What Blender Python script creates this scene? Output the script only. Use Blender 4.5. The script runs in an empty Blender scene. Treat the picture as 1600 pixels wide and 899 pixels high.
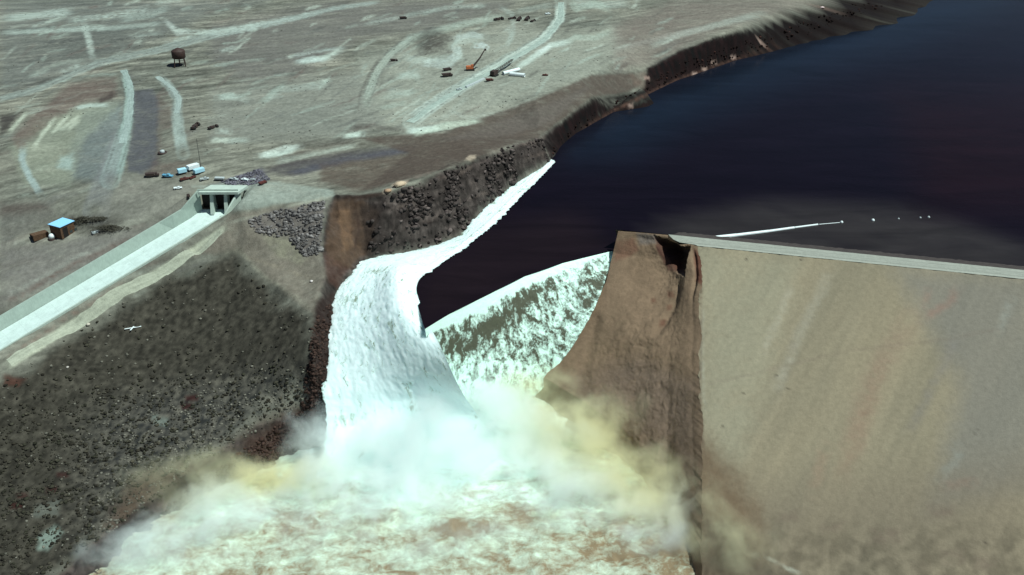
import bpy, math, random
import numpy as np
from mathutils import Vector
from mathutils.geometry import delaunay_2d_cdt
random.seed(7); RNG = np.random.default_rng(11)
SC = bpy.context.scene
COL = SC.collection
R = math.radians

# ------------------------------------------------------------------ survey: photo pixel -> place
F = 1600.0; PITCH = R(28.0); CP, SP = math.cos(PITCH), math.sin(PITCH)
CAM = np.array([0.0, 0.0, 238.0])
def ray(x, y):
    u = (x-800)/F; v = (449.5-y)/F
    return np.array([u, CP+v*SP, -SP+v*CP])
def P(x, y, z):
    d = ray(x, y); return CAM + d*((z-238.0)/d[2])
def proj(X, Y, Z):
    dep = Y*CP-(Z-238)*SP
    return 800+F*X/dep, 449.5-F*(Y*SP+(Z-238)*CP)/dep
def lin(c):
    c = np.asarray(c, float)/255
    return np.where(c <= .04045, c/12.92, ((c+.055)/1.055)**2.4)
LIGHT = np.array([0.92, 1.10, 1.03])
def alb(r, g, b):                       # photo colour of sunlit level ground -> base colour
    return np.clip(lin((r, g, b))/LIGHT, 0.004, 0.9)

# ------------------------------------------------------------------ noise
_pt = RNG.permutation(512); _pt = np.concatenate([_pt, _pt, _pt])
_ga = RNG.random(512)*2*math.pi; _gx, _gy = np.cos(_ga), np.sin(_ga)
_g3 = RNG.normal(size=(512, 3)); _g3 /= np.linalg.norm(_g3, axis=1)[:, None]
def n2(x, y, seed=0):
    x = x+seed*37.31; y = y+seed*91.7
    xi = np.floor(x).astype(int); yi = np.floor(y).astype(int); xf = x-xi; yf = y-yi
    u = xf**3*(xf*(xf*6-15)+10); v = yf**3*(yf*(yf*6-15)+10)
    def g(i, j, dx, dy):
        h = _pt[(_pt[(xi+i) & 511]+yi+j) & 511]; return _gx[h]*dx+_gy[h]*dy
    a = g(0, 0, xf, yf); b = g(1, 0, xf-1, yf); c = g(0, 1, xf, yf-1); d = g(1, 1, xf-1, yf-1)
    return (a+(b-a)*u+((c+(d-c)*u)-(a+(b-a)*u))*v)*1.4
def n3(x, y, z, seed=0):
    x = x+seed*37.31; y = y+seed*91.7; z = z+seed*13.3
    xi = np.floor(x).astype(int); yi = np.floor(y).astype(int); zi = np.floor(z).astype(int)
    xf = x-xi; yf = y-yi; zf = z-zi
    u, v, w = [t**3*(t*(t*6-15)+10) for t in (xf, yf, zf)]
    def g(i, j, k):
        h = _pt[(_pt[(_pt[(xi+i) & 511]+yi+j) & 511]+zi+k) & 511]; q = _g3[h]
        return q[..., 0]*(xf-i)+q[..., 1]*(yf-j)+q[..., 2]*(zf-k)
    r = 0
    for i in (0, 1):
        for j in (0, 1):
            for k in (0, 1):
                r = r+g(i, j, k)*(u if i else 1-u)*(v if j else 1-v)*(w if k else 1-w)
    return r*1.5
def fbm2(x, y, oct=4, seed=0, gain=.5):
    r = 0; a = 1; t = 0
    for o in range(oct):
        r = r+a*n2(x*2**o, y*2**o, seed+o*3); t += a; a *= gain
    return r/t*1.3
def fbm3(x, y, z, oct=3, seed=0, gain=.5):
    r = 0; a = 1; t = 0
    for o in range(oct):
        r = r+a*n3(x*2**o, y*2**o, z*2**o, seed+o*3); t += a; a *= gain
    return r/t*1.3
def sstep(a, b, x):
    t = np.clip((x-a)/(b-a), 0, 1); return t*t*(3-2*t)

# ------------------------------------------------------------------ masks over photo positions
def seg_dist(x, y, pts, closed=False, widths=None):
    pts = list(pts); n = len(pts); d = np.full(x.shape, 1e9)
    for i in range(n if closed else n-1):
        ax, ay = pts[i][:2]; bx, by = pts[(i+1) % n][:2]
        dx, dy = bx-ax, by-ay; L = dx*dx+dy*dy+1e-9
        t = np.clip(((x-ax)*dx+(y-ay)*dy)/L, 0, 1)
        q = np.hypot(x-ax-t*dx, y-ay-t*dy)
        if widths is not None:
            q = q-(widths[i]+(widths[(i+1) % n]-widths[i])*t)
        d = np.minimum(d, q)
    return d
def poly_sd(x, y, pts):
    inside = np.zeros(x.shape, bool); n = len(pts)
    for i in range(n):
        ax, ay = pts[i][:2]; bx, by = pts[(i+1) % n][:2]
        if ay == by: continue
        c = ((ay > y) != (by > y)) & (x < (bx-ax)*(y-ay)/(by-ay)+ax)
        inside ^= c
    d = seg_dist(x, y, pts, True)
    return np.where(inside, -d, d)
class Paint:
    """albedo of a surface; strokes are placed by where the photo shows them on that surface"""
    def __init__(s, X, Y, Z, base):
        s.px, s.py = proj(X, Y, Z); s.X, s.Y, s.Z = X, Y, Z
        s.jx = fbm2(X/9, Y/9, 4, 41); s.jy = fbm2(X/9, Y/9, 4, 57)
        s.c = np.empty(X.shape+(3,)); s.c[:] = base
        s.n1 = fbm2(X/6, Y/3.2, 5, 77, .65); s.n0 = fbm2(X/22, Y/14, 4, 78)
        s.jx = s.jx+.6*fbm2(X/2.6, Y/2.6, 2, 42); s.jy = s.jy+.6*fbm2(X/2.6, Y/2.6, 2, 58)
    def _sel(s, pts, m):
        xs = [p[0] for p in pts]; ys = [p[1] for p in pts]
        return np.nonzero((s.px > min(xs)-m) & (s.px < max(xs)+m) & (s.py > min(ys)-m) & (s.py < max(ys)+m))
    def _put(s, i, m, rgb, a):
        m = (m*a)[..., None]; s.c[i] = s.c[i]*(1-m)+np.asarray(rgb)*m
    def poly(s, rgb, f, pts, a=1, jit=3, brk=0):
        i = s._sel(pts, f+jit*2+4)
        d = poly_sd(s.px[i]+s.jx[i]*jit, s.py[i]+s.jy[i]*jit*.6, pts)
        m = 1-sstep(-f, f, d)
        if brk: m = m*np.clip(.5+s.n1[i]*brk+.5*(1-min(brk/3, 1)), 0, 1)
        m = m*np.clip(.95+.4*s.n0[i]+.4*s.n1[i], .15, 1) if f < 30 else m
        s._put(i, m, alb(*rgb), a)
    def line(s, rgb, w, f, pts, a=1, jit=1.5, brk=0):
        ws = w if isinstance(w, (list, tuple)) else [w]*len(pts)
        i = s._sel(pts, max(ws)+f+jit*2+4)
        d = seg_dist(s.px[i]+s.jx[i]*jit, s.py[i]+s.jy[i]*jit*.6, pts, False, [q/2 for q in ws])
        m = 1-sstep(-f/2, f, d)
        if max(ws) > 2:
            e = min(np.hypot(pts[-1][0]-pts[0][0], pts[-1][1]-pts[0][1])*.25, 22); e0 = np.hypot(s.px[i]-pts[0][0], s.py[i]-pts[0][1]); e1 = np.hypot(s.px[i]-pts[-1][0], s.py[i]-pts[-1][1]); m = m*sstep(0, e, np.minimum(e0, e1))
        if brk: m = m*np.clip(.5+s.n1[i]*brk, 0, 1)
        m = m*np.clip(1.25+.6*s.n0[i]+.5*s.n1[i], .05, 1.15)
        s._put(i, m, alb(*rgb), a)
    def mul(s, m): s.c = s.c*np.asarray(m)[..., None]

# ------------------------------------------------------------------ material helpers
def newmat(name):
    m = bpy.data.materials.new(name); m.use_nodes = True
    nt = m.node_tree; nt.nodes.clear()
    out = nt.nodes.new('ShaderNodeOutputMaterial')
    return m, nt, out
class N:
    def __init__(s, nt): s.nt = nt
    def __call__(s, t, ins=None, **kw):
        n = s.nt.nodes.new('ShaderNode'+t)
        for k, v in kw.items(): setattr(n, k, v)
        for k, v in (ins or {}).items():
            if hasattr(v, 'is_output') or isinstance(v, bpy.types.NodeSocket): s.nt.links.new(v, n.inputs[k])
            else: n.inputs[k].default_value = v
        return n
    def math(s, op, a, b=0.0, c=0.0, clamp=False):
        return s('Math', {0: a, 1: b, 2: c}, operation=op, use_clamp=clamp).outputs[0]
    def noise(s, vec, scale, detail=4, rough=.55, dist=0):
        return s('TexNoise', {'Vector': vec, 'Scale': scale, 'Detail': detail, 'Roughness': rough, 'Distortion': dist}).outputs['Fac']
    def ramp(s, f, a, b, lo=0.0, hi=1.0):
        return s('MapRange', {'Value': f, 'From Min': a, 'From Max': b, 'To Min': lo, 'To Max': hi}).outputs[0]
    def mix(s, f, a, b, blend='MIX'):
        n = s('Mix', data_type='RGBA', blend_type=blend)
        for k, v in ((0, f), (6, a), (7, b)):
            if isinstance(v, bpy.types.NodeSocket): s.nt.links.new(v, n.inputs[k])
            else: n.inputs[k].default_value = v if k == 0 else (*v[:3], 1)
        return n.outputs[2]
def earth_mat(name, bump=.5, bscale=.35, contrast=.3, fine=1.1, stretch=(1, 1, 1), rough=.96):
    m, nt, out = newmat(name); n = N(nt)
    col = n('VertexColor', layer_name='Col').outputs[0]
    pos = n('NewGeometry').outputs['Position']
    mp = n('Mapping', {'Vector': pos, 'Scale': stretch}).outputs[0]
    a = n.noise(mp, bscale, 6, .65); b = n.noise(mp, fine, 4, .7)
    f = n.math('ADD', n.math('MULTIPLY', a, .6), n.math('MULTIPLY', b, .4))
    k = n.ramp(f, .3, .7, 1-contrast, 1+contrast)
    kk = n('CombineXYZ', {0: k, 1: k, 2: k}).outputs[0]
    c = n.mix(1.0, col, kk, 'MULTIPLY')
    bp = n('Bump', {'Height': f, 'Strength': bump, 'Distance': 1.2}).outputs[0]
    bs = n('BsdfPrincipled', {'Base Color': c, 'Roughness': rough, 'Specular IOR Level': .15, 'Normal': bp})
    nt.links.new(bs.outputs[0], out.inputs[0]); return m
_plain = {}
def paint_mat(name, rgb, rough=.6, metal=0.0, var=.18, spec=.4):
    if name in _plain: return _plain[name]
    m, nt, out = newmat(name); n = N(nt)
    pos = n('TexCoord').outputs['Object']
    f = n.noise(pos, 1.3, 5, .6)
    k = n.ramp(f, .3, .7, 1-var, 1+var); kk = n('CombineXYZ', {0: k, 1: k, 2: k}).outputs[0]
    c = n.mix(1.0, rgb, kk, 'MULTIPLY')
    bs = n('BsdfPrincipled', {'Base Color': c, 'Roughness': rough, 'Metallic': metal, 'Specular IOR Level': spec})
    nt.links.new(bs.outputs[0], out.inputs[0]); _plain[name] = m; return m

# ------------------------------------------------------------------ object helpers
def link(name, verts, faces, mat, parent=None, smooth=True, col=None, uv=None):
    me = bpy.data.meshes.new(name); verts = np.asarray(verts, np.float32)
    me.vertices.add(len(verts)); me.vertices.foreach_set('co', verts.ravel())
    if isinstance(faces, np.ndarray):
        k = faces.shape[1]; nf = len(faces)
        me.loops.add(nf*k); me.loops.foreach_set('vertex_index', faces.ravel().astype(np.int32))
        me.polygons.add(nf); me.polygons.foreach_set('loop_start', np.arange(0, nf*k, k, dtype=np.int32))
        me.polygons.foreach_set('loop_total', np.full(nf, k, np.int32))
    else:
        me = bpy.data.meshes.new(name); me.from_pydata([tuple(map(float, v)) for v in verts], [], faces)
    me.update(calc_edges=True); me.validate()
    if smooth: me.polygons.foreach_set('use_smooth', np.ones(len(me.polygons), bool))
    if col is not None:
        a = me.color_attributes.new('Col', 'FLOAT_COLOR', 'POINT')
        a.data.foreach_set('color', np.concatenate([col.reshape(-1, 3), np.ones((len(verts), 1))], 1).astype(np.float32).ravel())
    if uv is not None:
        a = me.attributes.new('flow', 'FLOAT_VECTOR', 'POINT')
        a.data.foreach_set('vector', np.concatenate([uv.reshape(-1, 2), np.zeros((len(verts), 1))], 1).astype(np.float32).ravel())
    me.materials.append(mat)
    o = bpy.data.objects.new(name, me); COL.objects.link(o)
    if parent: o.parent = parent
    return o
def grid_faces(nr, nc):
    i = np.arange(nr-1)[:, None]*nc+np.arange(nc-1)[None, :]
    return np.stack([i, i+1, i+nc+1, i+nc], -1).reshape(-1, 4)
def setting(o, kind='structure'): o['kind'] = kind; return o
def tag(o, label, cat, group=None):
    o['label'] = label; o['category'] = cat
    if group: o['group'] = group
    return o
def thing(name, loc, rz, label, cat, group=None):
    o = bpy.data.objects.new(name, None); COL.objects.link(o); o.location = tuple(map(float, loc)); o.rotation_euler = (0, 0, rz)
    o.empty_display_size = 1
    return tag(o, label, cat, group)
class MB:
    """collects boxes, tubes and prisms into one mesh"""
    def __init__(s): s.v = []; s.f = []
    def add(s, v, f):
        b = len(s.v); s.v += [tuple(map(float, q)) for q in v]; s.f += [[i+b for i in q] for q in f]; return s
    def box(s, x0, x1, y0, y1, z0, z1, taper=0.0, rot=None):
        t = taper
        v = [(x0, y0, z0), (x1, y0, z0), (x1, y1, z0), (x0, y1, z0), (x0+t, y0+t, z1), (x1-t, y0+t, z1), (x1-t, y1-t, z1), (x0+t, y1-t, z1)]
        return s.add(v, [[3, 2, 1, 0], [4, 5, 6, 7], [0, 1, 5, 4], [1, 2, 6, 5], [2, 3, 7, 6], [3, 0, 4, 7]])
    def tube(s, a, b, r0, r1=None, n=8):
        r1 = r0 if r1 is None else r1
        a = Vector(a); b = Vector(b); d = (b-a).normalized()
        u = d.orthogonal().normalized(); w = d.cross(u)
        v = []
        for c, r in ((a, r0), (b, r1)):
            for k in range(n):
                t = 2*math.pi*k/n; v.append(c+u*math.cos(t)*r+w*math.sin(t)*r)
        f = [[k, (k+1) % n, n+(k+1) % n, n+k] for k in range(n)]+[list(range(n))[::-1], list(range(n, 2*n))]
        return s.add(v, f)
    def prism(s, poly, h0, h1):            # poly in xz, extruded along y
        n = len(poly)
        v = [(x, h0, z) for x, z in poly]+[(x, h1, z) for x, z in poly]
        return s.add(v, [[k, (k+1) % n, n+(k+1) % n, n+k] for k in range(n)]+[list(range(n))[::-1], list(range(n, 2*n))])
    def lathe(s, prof, n=16, c=(0, 0, 0)):
        v = []; f = []; m = len(prof)
        for k in range(n):
            t = 2*math.pi*k/n
            for r, z in prof: v.append((c[0]+r*math.cos(t), c[1]+r*math.sin(t), c[2]+z))
        for k in range(n):
            for i in range(m-1): f.append([k*m+i, ((k+1) % n)*m+i, ((k+1) % n)*m+i+1, k*m+i+1])
        f.append([k*m+m-1 for k in range(n)]); f.append([k*m for k in range(n)][::-1])
        return s.add(v, f)
    def build(s, name, mat, parent=None, smooth=False, bevel=0):
        o = link(name, s.v, s.f, mat, parent, smooth)
        if bevel:
            b = o.modifiers.new('bevel', 'BEVEL'); b.width = bevel; b.segments = 2; b.limit_method = 'ANGLE'
        return o

# ================================================================== TERRAIN
WL = -12.0; RZ = -80.0
def W(*q): return ('w',)+q
shore = [(862,252,WL),(880,226,WL),(905,204,WL),(935,186,WL),(962,172,WL),(1000,153,WL),(1060,124,WL),(1150,93,WL),(1230,68,WL),(1330,38,WL),(1420,3,WL),
         W(620,1330,WL),W(1100,1650,WL),W(2600,2300,WL),W(4500,3000,WL)]
bank = [(843,214,0),(872,192,1),(905,166,4),(930,151,5),(985,142,0),(1003,131,1),(1012,106,4),(1060,80,8),(1120,56,12),(1200,34,13),(1300,6,14),(1345,-8,14),
        W(470,1300,18),W(950,1720,20),W(2500,2450,25),W(4500,3200,25)]
rim = [(843,214,0),(800,226,10),(760,238,13),(700,263,14),(650,284,13),(610,297,11),(560,305,8),(525,305,8),(511,320,5),(506,350,0),(501,392,-9),(508,425,-15),(500,455,-18),(490,490,-22),
       (488,530,-27),(488,570,-34),(484,610,-48),(464,636,-57),(420,655,-60),(372,682,-62),(330,712,-65),(270,752,-69),(205,800,-72),(150,850,-75),(90,905,-77),W(-190,250,-78),W(-200,100,-78),W(-260,-400,-80)]
base = [(862,252,WL),(800,294,-15),(742,344,-18),(714,373,-21),(640,394,-23),(575,406,-24),(552,432,-24),(527,462,-27),(521,520,-34),(520,570,-42),(520,605,-50),(531,640,-61),(548,664,-75),(482,716,-83),(390,760,-84),(300,802,-84),(200,893,-84),
        W(-125,240,-85),W(-140,100,-86),W(-200,-400,-88)]
under = [(880,262,-26),(775,362,-26),(668,446,-27),(676,512,-34),(694,575,-52),(740,650,-92)]
hilltop = [(0,592,-45),(60,556,-41),(120,512,-37),(190,476,-31),(250,434,-24),(320,406,-18),(372,393,-15),(420,436,-20),(470,474,-22),(490,490,-22)]
chute_r = [(350,340,-4),(6,548,-40)]
A0 = P(350,340,-4); A1 = P(6,548,-40); CD = (A1-A0)[:2]; CL = float(np.hypot(*CD)); CD = CD/CL; CN = np.array([CD[1], -CD[0]])
CN = np.array([A1[1]-A0[1], -(A1[0]-A0[0])])/CL      # towards the left bank
CSL = (A1[2]-A0[2])/CL; CW = 19.0
def chute(a, c, dz=0): q = A0[:2]+CD*a+CN*c; return (float(q[0]), float(q[1]), float(A0[2]+CSL*a+dz))
chL = [W(*chute(a, CW+9, 7.0)) for a in (-2, 30, 60, 90, 120, 160, 220)]
chR = [W(*chute(a, -1.6, 3.0)) for a in (2, 30, 60, 90, 120, 160, 220)]
chl = [W(*chute(a, CW-.5, -2.0)) for a in (0, 30, 60, 90, 120, 160, 220)]
chr_ = [W(*chute(a, .5, -2.0)) for a in (2, 30, 60, 90, 120, 160, 220)]
crestL = [(300,296,8),(400,288,8),(525,304,8)]
toeL = [(372,318,6),(440,312,6.5),(508,306,7.5)]
single = [(0,490,-24),(0,440,-21),(0,400,-20),(60,400,-17),(60,375,-14),(150,380,-12),(100,350,-11),(0,350,-10),(200,345,-5),(250,318,1),(270,306,4),(0,320,-6),(100,318,-3),(200,310,1),
          (0,250,3),(120,250,3),(200,270,6),(0,180,8),(60,190,6),(120,170,8),(190,120,11),(250,130,10),(210,200,7),(250,210,5),(235,260,4),(290,250,8),(300,200,9),(400,270,8),(450,265,7.5),(550,245,8),(640,240,9),(700,215,10),(600,200,11),
          (500,150,12),(400,200,10),(420,120,12),(300,100,13),(100,120,11),(0,120,10),(0,60,13),(150,50,15),(300,40,15),(500,60,14),(660,90,13),(690,65,18),(720,50,15),(640,70,14),(700,130,12),(760,140,12),(840,160,11),(900,120,12.5),(960,90,13),(860,60,14),(1000,60,14),(900,10,16),(1100,30,15),(1060,50,13),(800,0,16),(500,0,16),(200,0,17),(0,0,18),(1000,0,16),
          (330,340,-1),(370,340,-1),(385,360,-5),(420,385,-11),(455,410,-15),(480,440,-20),(440,440,-20),(300,395,-17),(380,330,2),(430,330,1),(470,345,-1),(490,340,2),
          (60,640,-54),(150,600,-51),(250,540,-44),(350,490,-34),(420,520,-33),(350,580,-48),(250,640,-57),(120,720,-66),(0,760,-70),(0,880,-76),(420,600,-47),(300,690,-63),(430,460,-25),
          W(-400,340,-40),W(-420,420,-22),W(-400,500,-8),W(-480,600,5),W(-700,400,0),W(-700,200,-40),W(-500,0,-50),W(-900,-400,0),W(-700,900,20),W(-400,1200,20),W(0,1350,20),W(-300,1700,25),
          W(-4500,-4500,10),W(4500,-4500,10),W(-4500,4500,60),W(0,4500,70),W(4500,4500,60),W(-4500,0,40),W(4500,0,30),W(0,-4500,10),W(-1500,1800,30),W(-2000,800,25),
          W(-88,417,-92),W(-75,400,-92),W(-62,424,-92),W(-98,398,-92),W(-80,428,-91),W(-40,425,-92),W(0,415,-92),W(60,370,-92),W(90,330,-92),W(0,300,-92),W(-80,320,-92),W(40,100,-92),W(-60,-400,-92),W(60,-400,-92),
          W(140,300,-92),W(170,100,-88),W(260,290,-84),W(420,250,-60),W(320,100,-60),W(300,-400,-40),W(600,100,0),W(620,330,5),W(640,470,5),W(760,640,5),W(900,100,10),
          W(40,480,-60),W(120,480,-60),W(250,450,-60),W(420,410,-50),W(560,380,-20),
          W(60,560,-40),W(30,620,-40),W(140,760,-45),W(300,900,-45),W(200,560,-45),W(420,520,-45),W(560,600,-40),W(500,900,-45),W(640,1150,-45),W(560,470,-25),
          W(660,560,WL),W(800,750,WL),W(1100,1050,WL),W(2600,1700,WL),W(4500,2300,WL),W(1600,700,25),W(2800,1200,30),W(1400,1500,-40)]
def pt3(q): return q[1:] if q[0] == 'w' else tuple(P(*q))
tv, te = [], []
def addline(l):
    b = len(tv); tv.extend(pt3(q) for q in l); te.extend((b+i, b+i+1) for i in range(len(l)-1))
for l in (shore, bank, rim, base, under, hilltop, chL, chR, chl, chr_, crestL, toeL): addline(l)
tv.extend(pt3(q) for q in single)
tv = np.array(tv)
vo, eo, fo, ov, *_ = delaunay_2d_cdt([Vector((a, b)) for a, b, _ in tv], te, [], 0, 1e-4)
T = np.zeros((len(vo), 3))
for k, v in enumerate(vo):
    T[k, :2] = v
    if ov[k]: T[k, 2] = np.mean([tv[i, 2] for i in ov[k]])
    else:
        d = np.hypot(tv[:, 0]-v[0], tv[:, 1]-v[1]); T[k, 2] = tv[np.argsort(d)[:3], 2].min()
def axis(lo, a, b, hi, f, m, grow=1.22):
    core = [a]
    x = a
    while x < b:
        s = f[0]
        for x0, x1, st in f[1]:
            if x0 <= x < x1: s = st
        x += s; core.append(x)
    l = []; s = m; x = a
    while x > lo: s *= grow; x -= s; l.append(x)
    h = []; s = m; x = core[-1]
    while x < hi: s *= grow; x += s; h.append(x)
    return np.array(l[::-1]+core+h)
gx = axis(-4400, -430, 200, 4400, (1.3, [(-300, 40, .8)]), 2.0)
gy = axis(-4400, 315, 1230, 4400, (1.5, [(315, 640, .8), (640, 760, 1.1)]), 2.0)
GX, GY = np.meshgrid(gx, gy)
H = np.full(GX.shape, np.nan)
for f in fo:
    a, b, c = T[f[0]], T[f[1]], T[f[2]]
    i0, i1 = np.searchsorted(gx, [min(a[0], b[0], c[0])-.01, max(a[0], b[0], c[0])+.01]); j0, j1 = np.searchsorted(gy, [min(a[1], b[1], c[1])-.01, max(a[1], b[1], c[1])+.01])
    if i1 <= i0 or j1 <= j0: continue
    x = GX[j0:j1, i0:i1]; y = GY[j0:j1, i0:i1]
    D = (b[1]-c[1])*(a[0]-c[0])+(c[0]-b[0])*(a[1]-c[1])
    if abs(D) < 1e-9: continue
    l1 = ((b[1]-c[1])*(x-c[0])+(c[0]-b[0])*(y-c[1]))/D; l2 = ((c[1]-a[1])*(x-c[0])+(a[0]-c[0])*(y-c[1]))/D; l3 = 1-l1-l2
    m = (l1 >= -1e-6) & (l2 >= -1e-6) & (l3 >= -1e-6)
    z = l1*a[2]+l2*b[2]+l3*c[2]
    H[j0:j1, i0:i1] = np.where(m, z, H[j0:j1, i0:i1])
H = np.where(np.isnan(H), 0, H)
def blur(A, k):
    for _ in range(k):
        B = np.pad(A, 1, 'edge'); A = (B[:-2, 1:-1]+B[2:, 1:-1]+B[1:-1, :-2]+B[1:-1, 2:]+2*B[1:-1, 1:-1])/6
    return A
rimw = [pt3(q)[:2] for q in rim]; basew = [pt3(q)[:2] for q in base]
bankw = [pt3(q)[:2] for q in bank]; shorew = [pt3(q)[:2] for q in shore]
wallp = rimw+basew[::-1]; bankp = bankw[:12]+shorew[:11][::-1]
core = (GX > -430) & (GX < 460) & (GY > 315) & (GY < 1150)
Hb = blur(H, 2); Hs = blur(Hb, 6)
sdw = poly_sd(GX, GY, wallp); sdb = poly_sd(GX, GY, bankp)
wall = 1-sstep(-2.5, 2, np.minimum(sdw, sdb))
H = Hs*(1-wall)+Hb*wall
hillw = [tuple(P(*q)[:2]) for q in hilltop]+[r for r in rimw[13:26]]+[(-420, 250), (-420, 420)]
hill = 1-sstep(-9, 5, poly_sd(GX, GY, hillw)+6*fbm2(GX/15, GY/15, 4, 20))
# chute corridor
ca = (GX-A0[0])*CD[0]+(GY-A0[1])*CD[1]; cc = (GX-A0[0])*CN[0]+(GY-A0[1])*CN[1]
corr = sstep(-5, 0, ca)*(1-sstep(0, 5, np.maximum(-3-cc, cc-(CW+10))))*(ca < 260)
calm = (1-corr)
flat = calm*(1-wall)*(1-.6*hill)
rough = fbm2(GX/70, GY/45, 5, 3)
H += flat*(GY > 300)*(1.1*rough+.5*fbm2(GX/16, GY/10, 4, 9)+.25*np.abs(fbm2(GX/7, GY/7, 3, 12)))*np.where(Hs > -9, 1, .7)*sstep(-14, -8, Hs+hill*60)
H += calm*hill*(.9*fbm2(GX/14, GY/14, 4, 21)+.7*np.abs(fbm2(GX/5, GY/5, 3, 25)))
rock = -np.abs(fbm2(GX/17, GY/17, 3, 31))*4.6+1.0+1.6*fbm2((GX*.9+GY*.43)/14, (-GX*.43+GY*.9)/3.5, 4, 33)+fbm2(GX/6, GY/6, 3, 35)*1.7+np.abs(fbm2(GX/2.6, GY/2.6, 2, 38))*1.2
H += wall*rock*np.where(core, 1, 0)*sstep(0, 5, -np.minimum(sdw, sdb)+2)
# ledges: faint strata in the walls
st = (H+GX*.05)/4.2; H += wall*core*(1-sstep(2,-2,sdb))*(np.floor(st)+sstep(.25, .75, st-np.floor(st))-st)*4.2*.45
# spoil heaps on the plateau
for (x, y, r, h) in ((690,64,16,5),(672,82,10,2.5),(905,60,14,2.5),(945,52,10,2),(225,140,7,2),(60,175,20,4),(30,215,16,4),(130,190,14,2.5),(165,178,9,2),(480,97,12,2),(770,128,4,1)):
    q = P(x, y, 12); H += h*np.exp(-((GX-q[0])**2+((GY-q[1])*1.0)**2)/r**2)
floorz = A0[2]+CSL*ca
H = np.where((ca > -1) & (ca < 240) & (cc > -.6) & (cc < CW+.6), np.minimum(H, floorz-1.2), H)
tl = [(858,248,-12.5),(828,272,-12.8),(798,295,-13.5),(770,318,-14.5),(742,345,-16),(712,373,-18),(675,386,-20),(640,395,-21),(600,402,-22),(565,412,-23),(543,435,-23.5),(524,465,-26),(518,500,-30),(517,540,-35),(515,580,-42),(519,610,-48),(528,645,-57),(528,690,-67),(520,735,-76),(516,760,-82)]
tr = [(868,253,-12),(842,280,-12),(818,303,-12),(795,327,-12),(768,354,-12),(742,375,-12),(722,391,-12),(700,405,-12),(678,421,-12),(656,438,-12),(651,452,-12.4),(656,475,-13),(667,506,-15.5),(680,528,-17.5),(691,550,-21.5),(702,575,-28),(716,605,-38),(745,650,-60),(782,705,-80),(800,750,-90)]
tp = [tuple(P(*q)[:2]) for q in tl]+[tuple(P(*q)[:2]) for q in tr[::-1]]
H = H-26*sstep(-2.5, -7, poly_sd(GX, GY, tp))
# bay behind the gates and the approach channel to the reservoir side stays open under the deck
HW = np.array([(-182.0, 552.0), (-159.0, 552.0)])
def hsamp(x, y):
    x = np.asarray(x, float); y = np.asarray(y, float)
    i = np.clip(np.searchsorted(gx, x)-1, 0, len(gx)-2); j = np.clip(np.searchsorted(gy, y)-1, 0, len(gy)-2)
    u = (x-gx[i])/(gx[i+1]-gx[i]); v = (y-gy[j])/(gy[j+1]-gy[j])
    return (H[j, i]*(1-u)+H[j, i+1]*u)*(1-v)+(H[j+1, i]*(1-u)+H[j+1, i+1]*u)*v
def G(px, py):                          # where the photo's pixel meets the ground
    d = ray(px, py); t = np.arange(380, 1600, .7); q = CAM+d*t[:, None]
    k = np.nonzero(q[:, 2] < hsamp(q[:, 0], q[:, 1]))[0]
    return q[k[0]] if len(k) else q[-1]
m = (GX > -184) & (GX < -158) & (GY > 547) & (GY < 560)
H = np.where(m, np.minimum(H, -5.5), H)

# ---- albedo of the ground
pt = Paint(GX, GY, H, alb(112, 119, 105))
big = fbm2(GX/110, GY/60, 4, 61); streak = fbm2(GX/60+GY/300, GY/9-GX/45, 4, 63)
pt.c *= (1+.34*np.clip(big*1.3, -1, 1)[..., None]*np.array([1, .9, .85])+.16*np.clip(fbm2(GX/13, GY/5, 4, 64)*1.5, -1, 1)[..., None])
far = sstep(200, 120, pt.py+0*pt.px)
str2 = fbm2((GX*.85+GY*.53)/48, (-GX*.53+GY*.85)/5.5, 5, 65, .6); str3 = fbm2((GX*.95+GY*.3)/16, (-GX*.3+GY*.95)/3.2, 4, 66, .6)
pt.c *= (1+.36*np.clip(str2*1.8, -1, 1)+.22*np.clip(str3*1.6, -1, 1))[..., None]
pt.c *= (1+(.16+.34*far*sstep(900, 420, pt.px))[..., None]*np.clip(streak*1.6, -1, 1)[..., None])
G1 = (108,112,108); PALE = (172,196,180); PALE2 = (150,168,150); DARK = (80,88,80); BRN = (98,94,86)
# far fields
pt.poly((98,108,102), 12, [(0,0),(420,0),(330,20),(250,60),(150,100),(0,150)], .6, 8)
pt.poly((100,104,97), 14, [(330,40),(520,0),(800,0),(790,18),(640,50),(560,60),(470,120),(380,130),(330,90)], .75, 8)
pt.poly((140,152,136), 14, [(560,90),(640,70),(800,40),(880,50),(960,40),(985,80),(930,118),(800,165),(690,205),(600,200),(560,150)], .75, 8)
pt.poly((112,108,98), 12, [(960,40),(1060,0),(1300,-5),(1120,50),(1020,100),(960,110)], .6, 6)
pt.poly((122,132,120), 14, [(330,140),(560,110),(600,200),(520,215),(400,220),(330,215)], .7, 8)
pt.poly(DARK, 5, [(30,45),(210,20),(300,30),(300,60),(160,92),(40,110)], .4, 6, 2)
for pts, w, a in (([(6,27),(60,22),(112,18)],7,.6),([(8,50),(90,47),(180,42)],5,.6),([(100,32),(180,25),(245,10)],7,.6),([(6,155),(60,138),(150,98),(240,80),(330,55),(420,38)],6,.7),
                  ([(132,40),(138,62),(143,88)],6,.8),([(250,70),(330,50),(400,38),(500,20)],5,.6),([(260,32),(272,45),(285,50),(340,52)],6,.6),([(340,80),(380,73)],4,.8),([(90,115),(130,100)],4,.6),([(240,2),(290,0)],6,.5),
                  ([(40,45),(110,25)],3,.5),([(200,60),(260,50)],3,.4)):
    pt.line(PALE, w, 4, pts, a, 2.5, 1.2)
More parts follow.
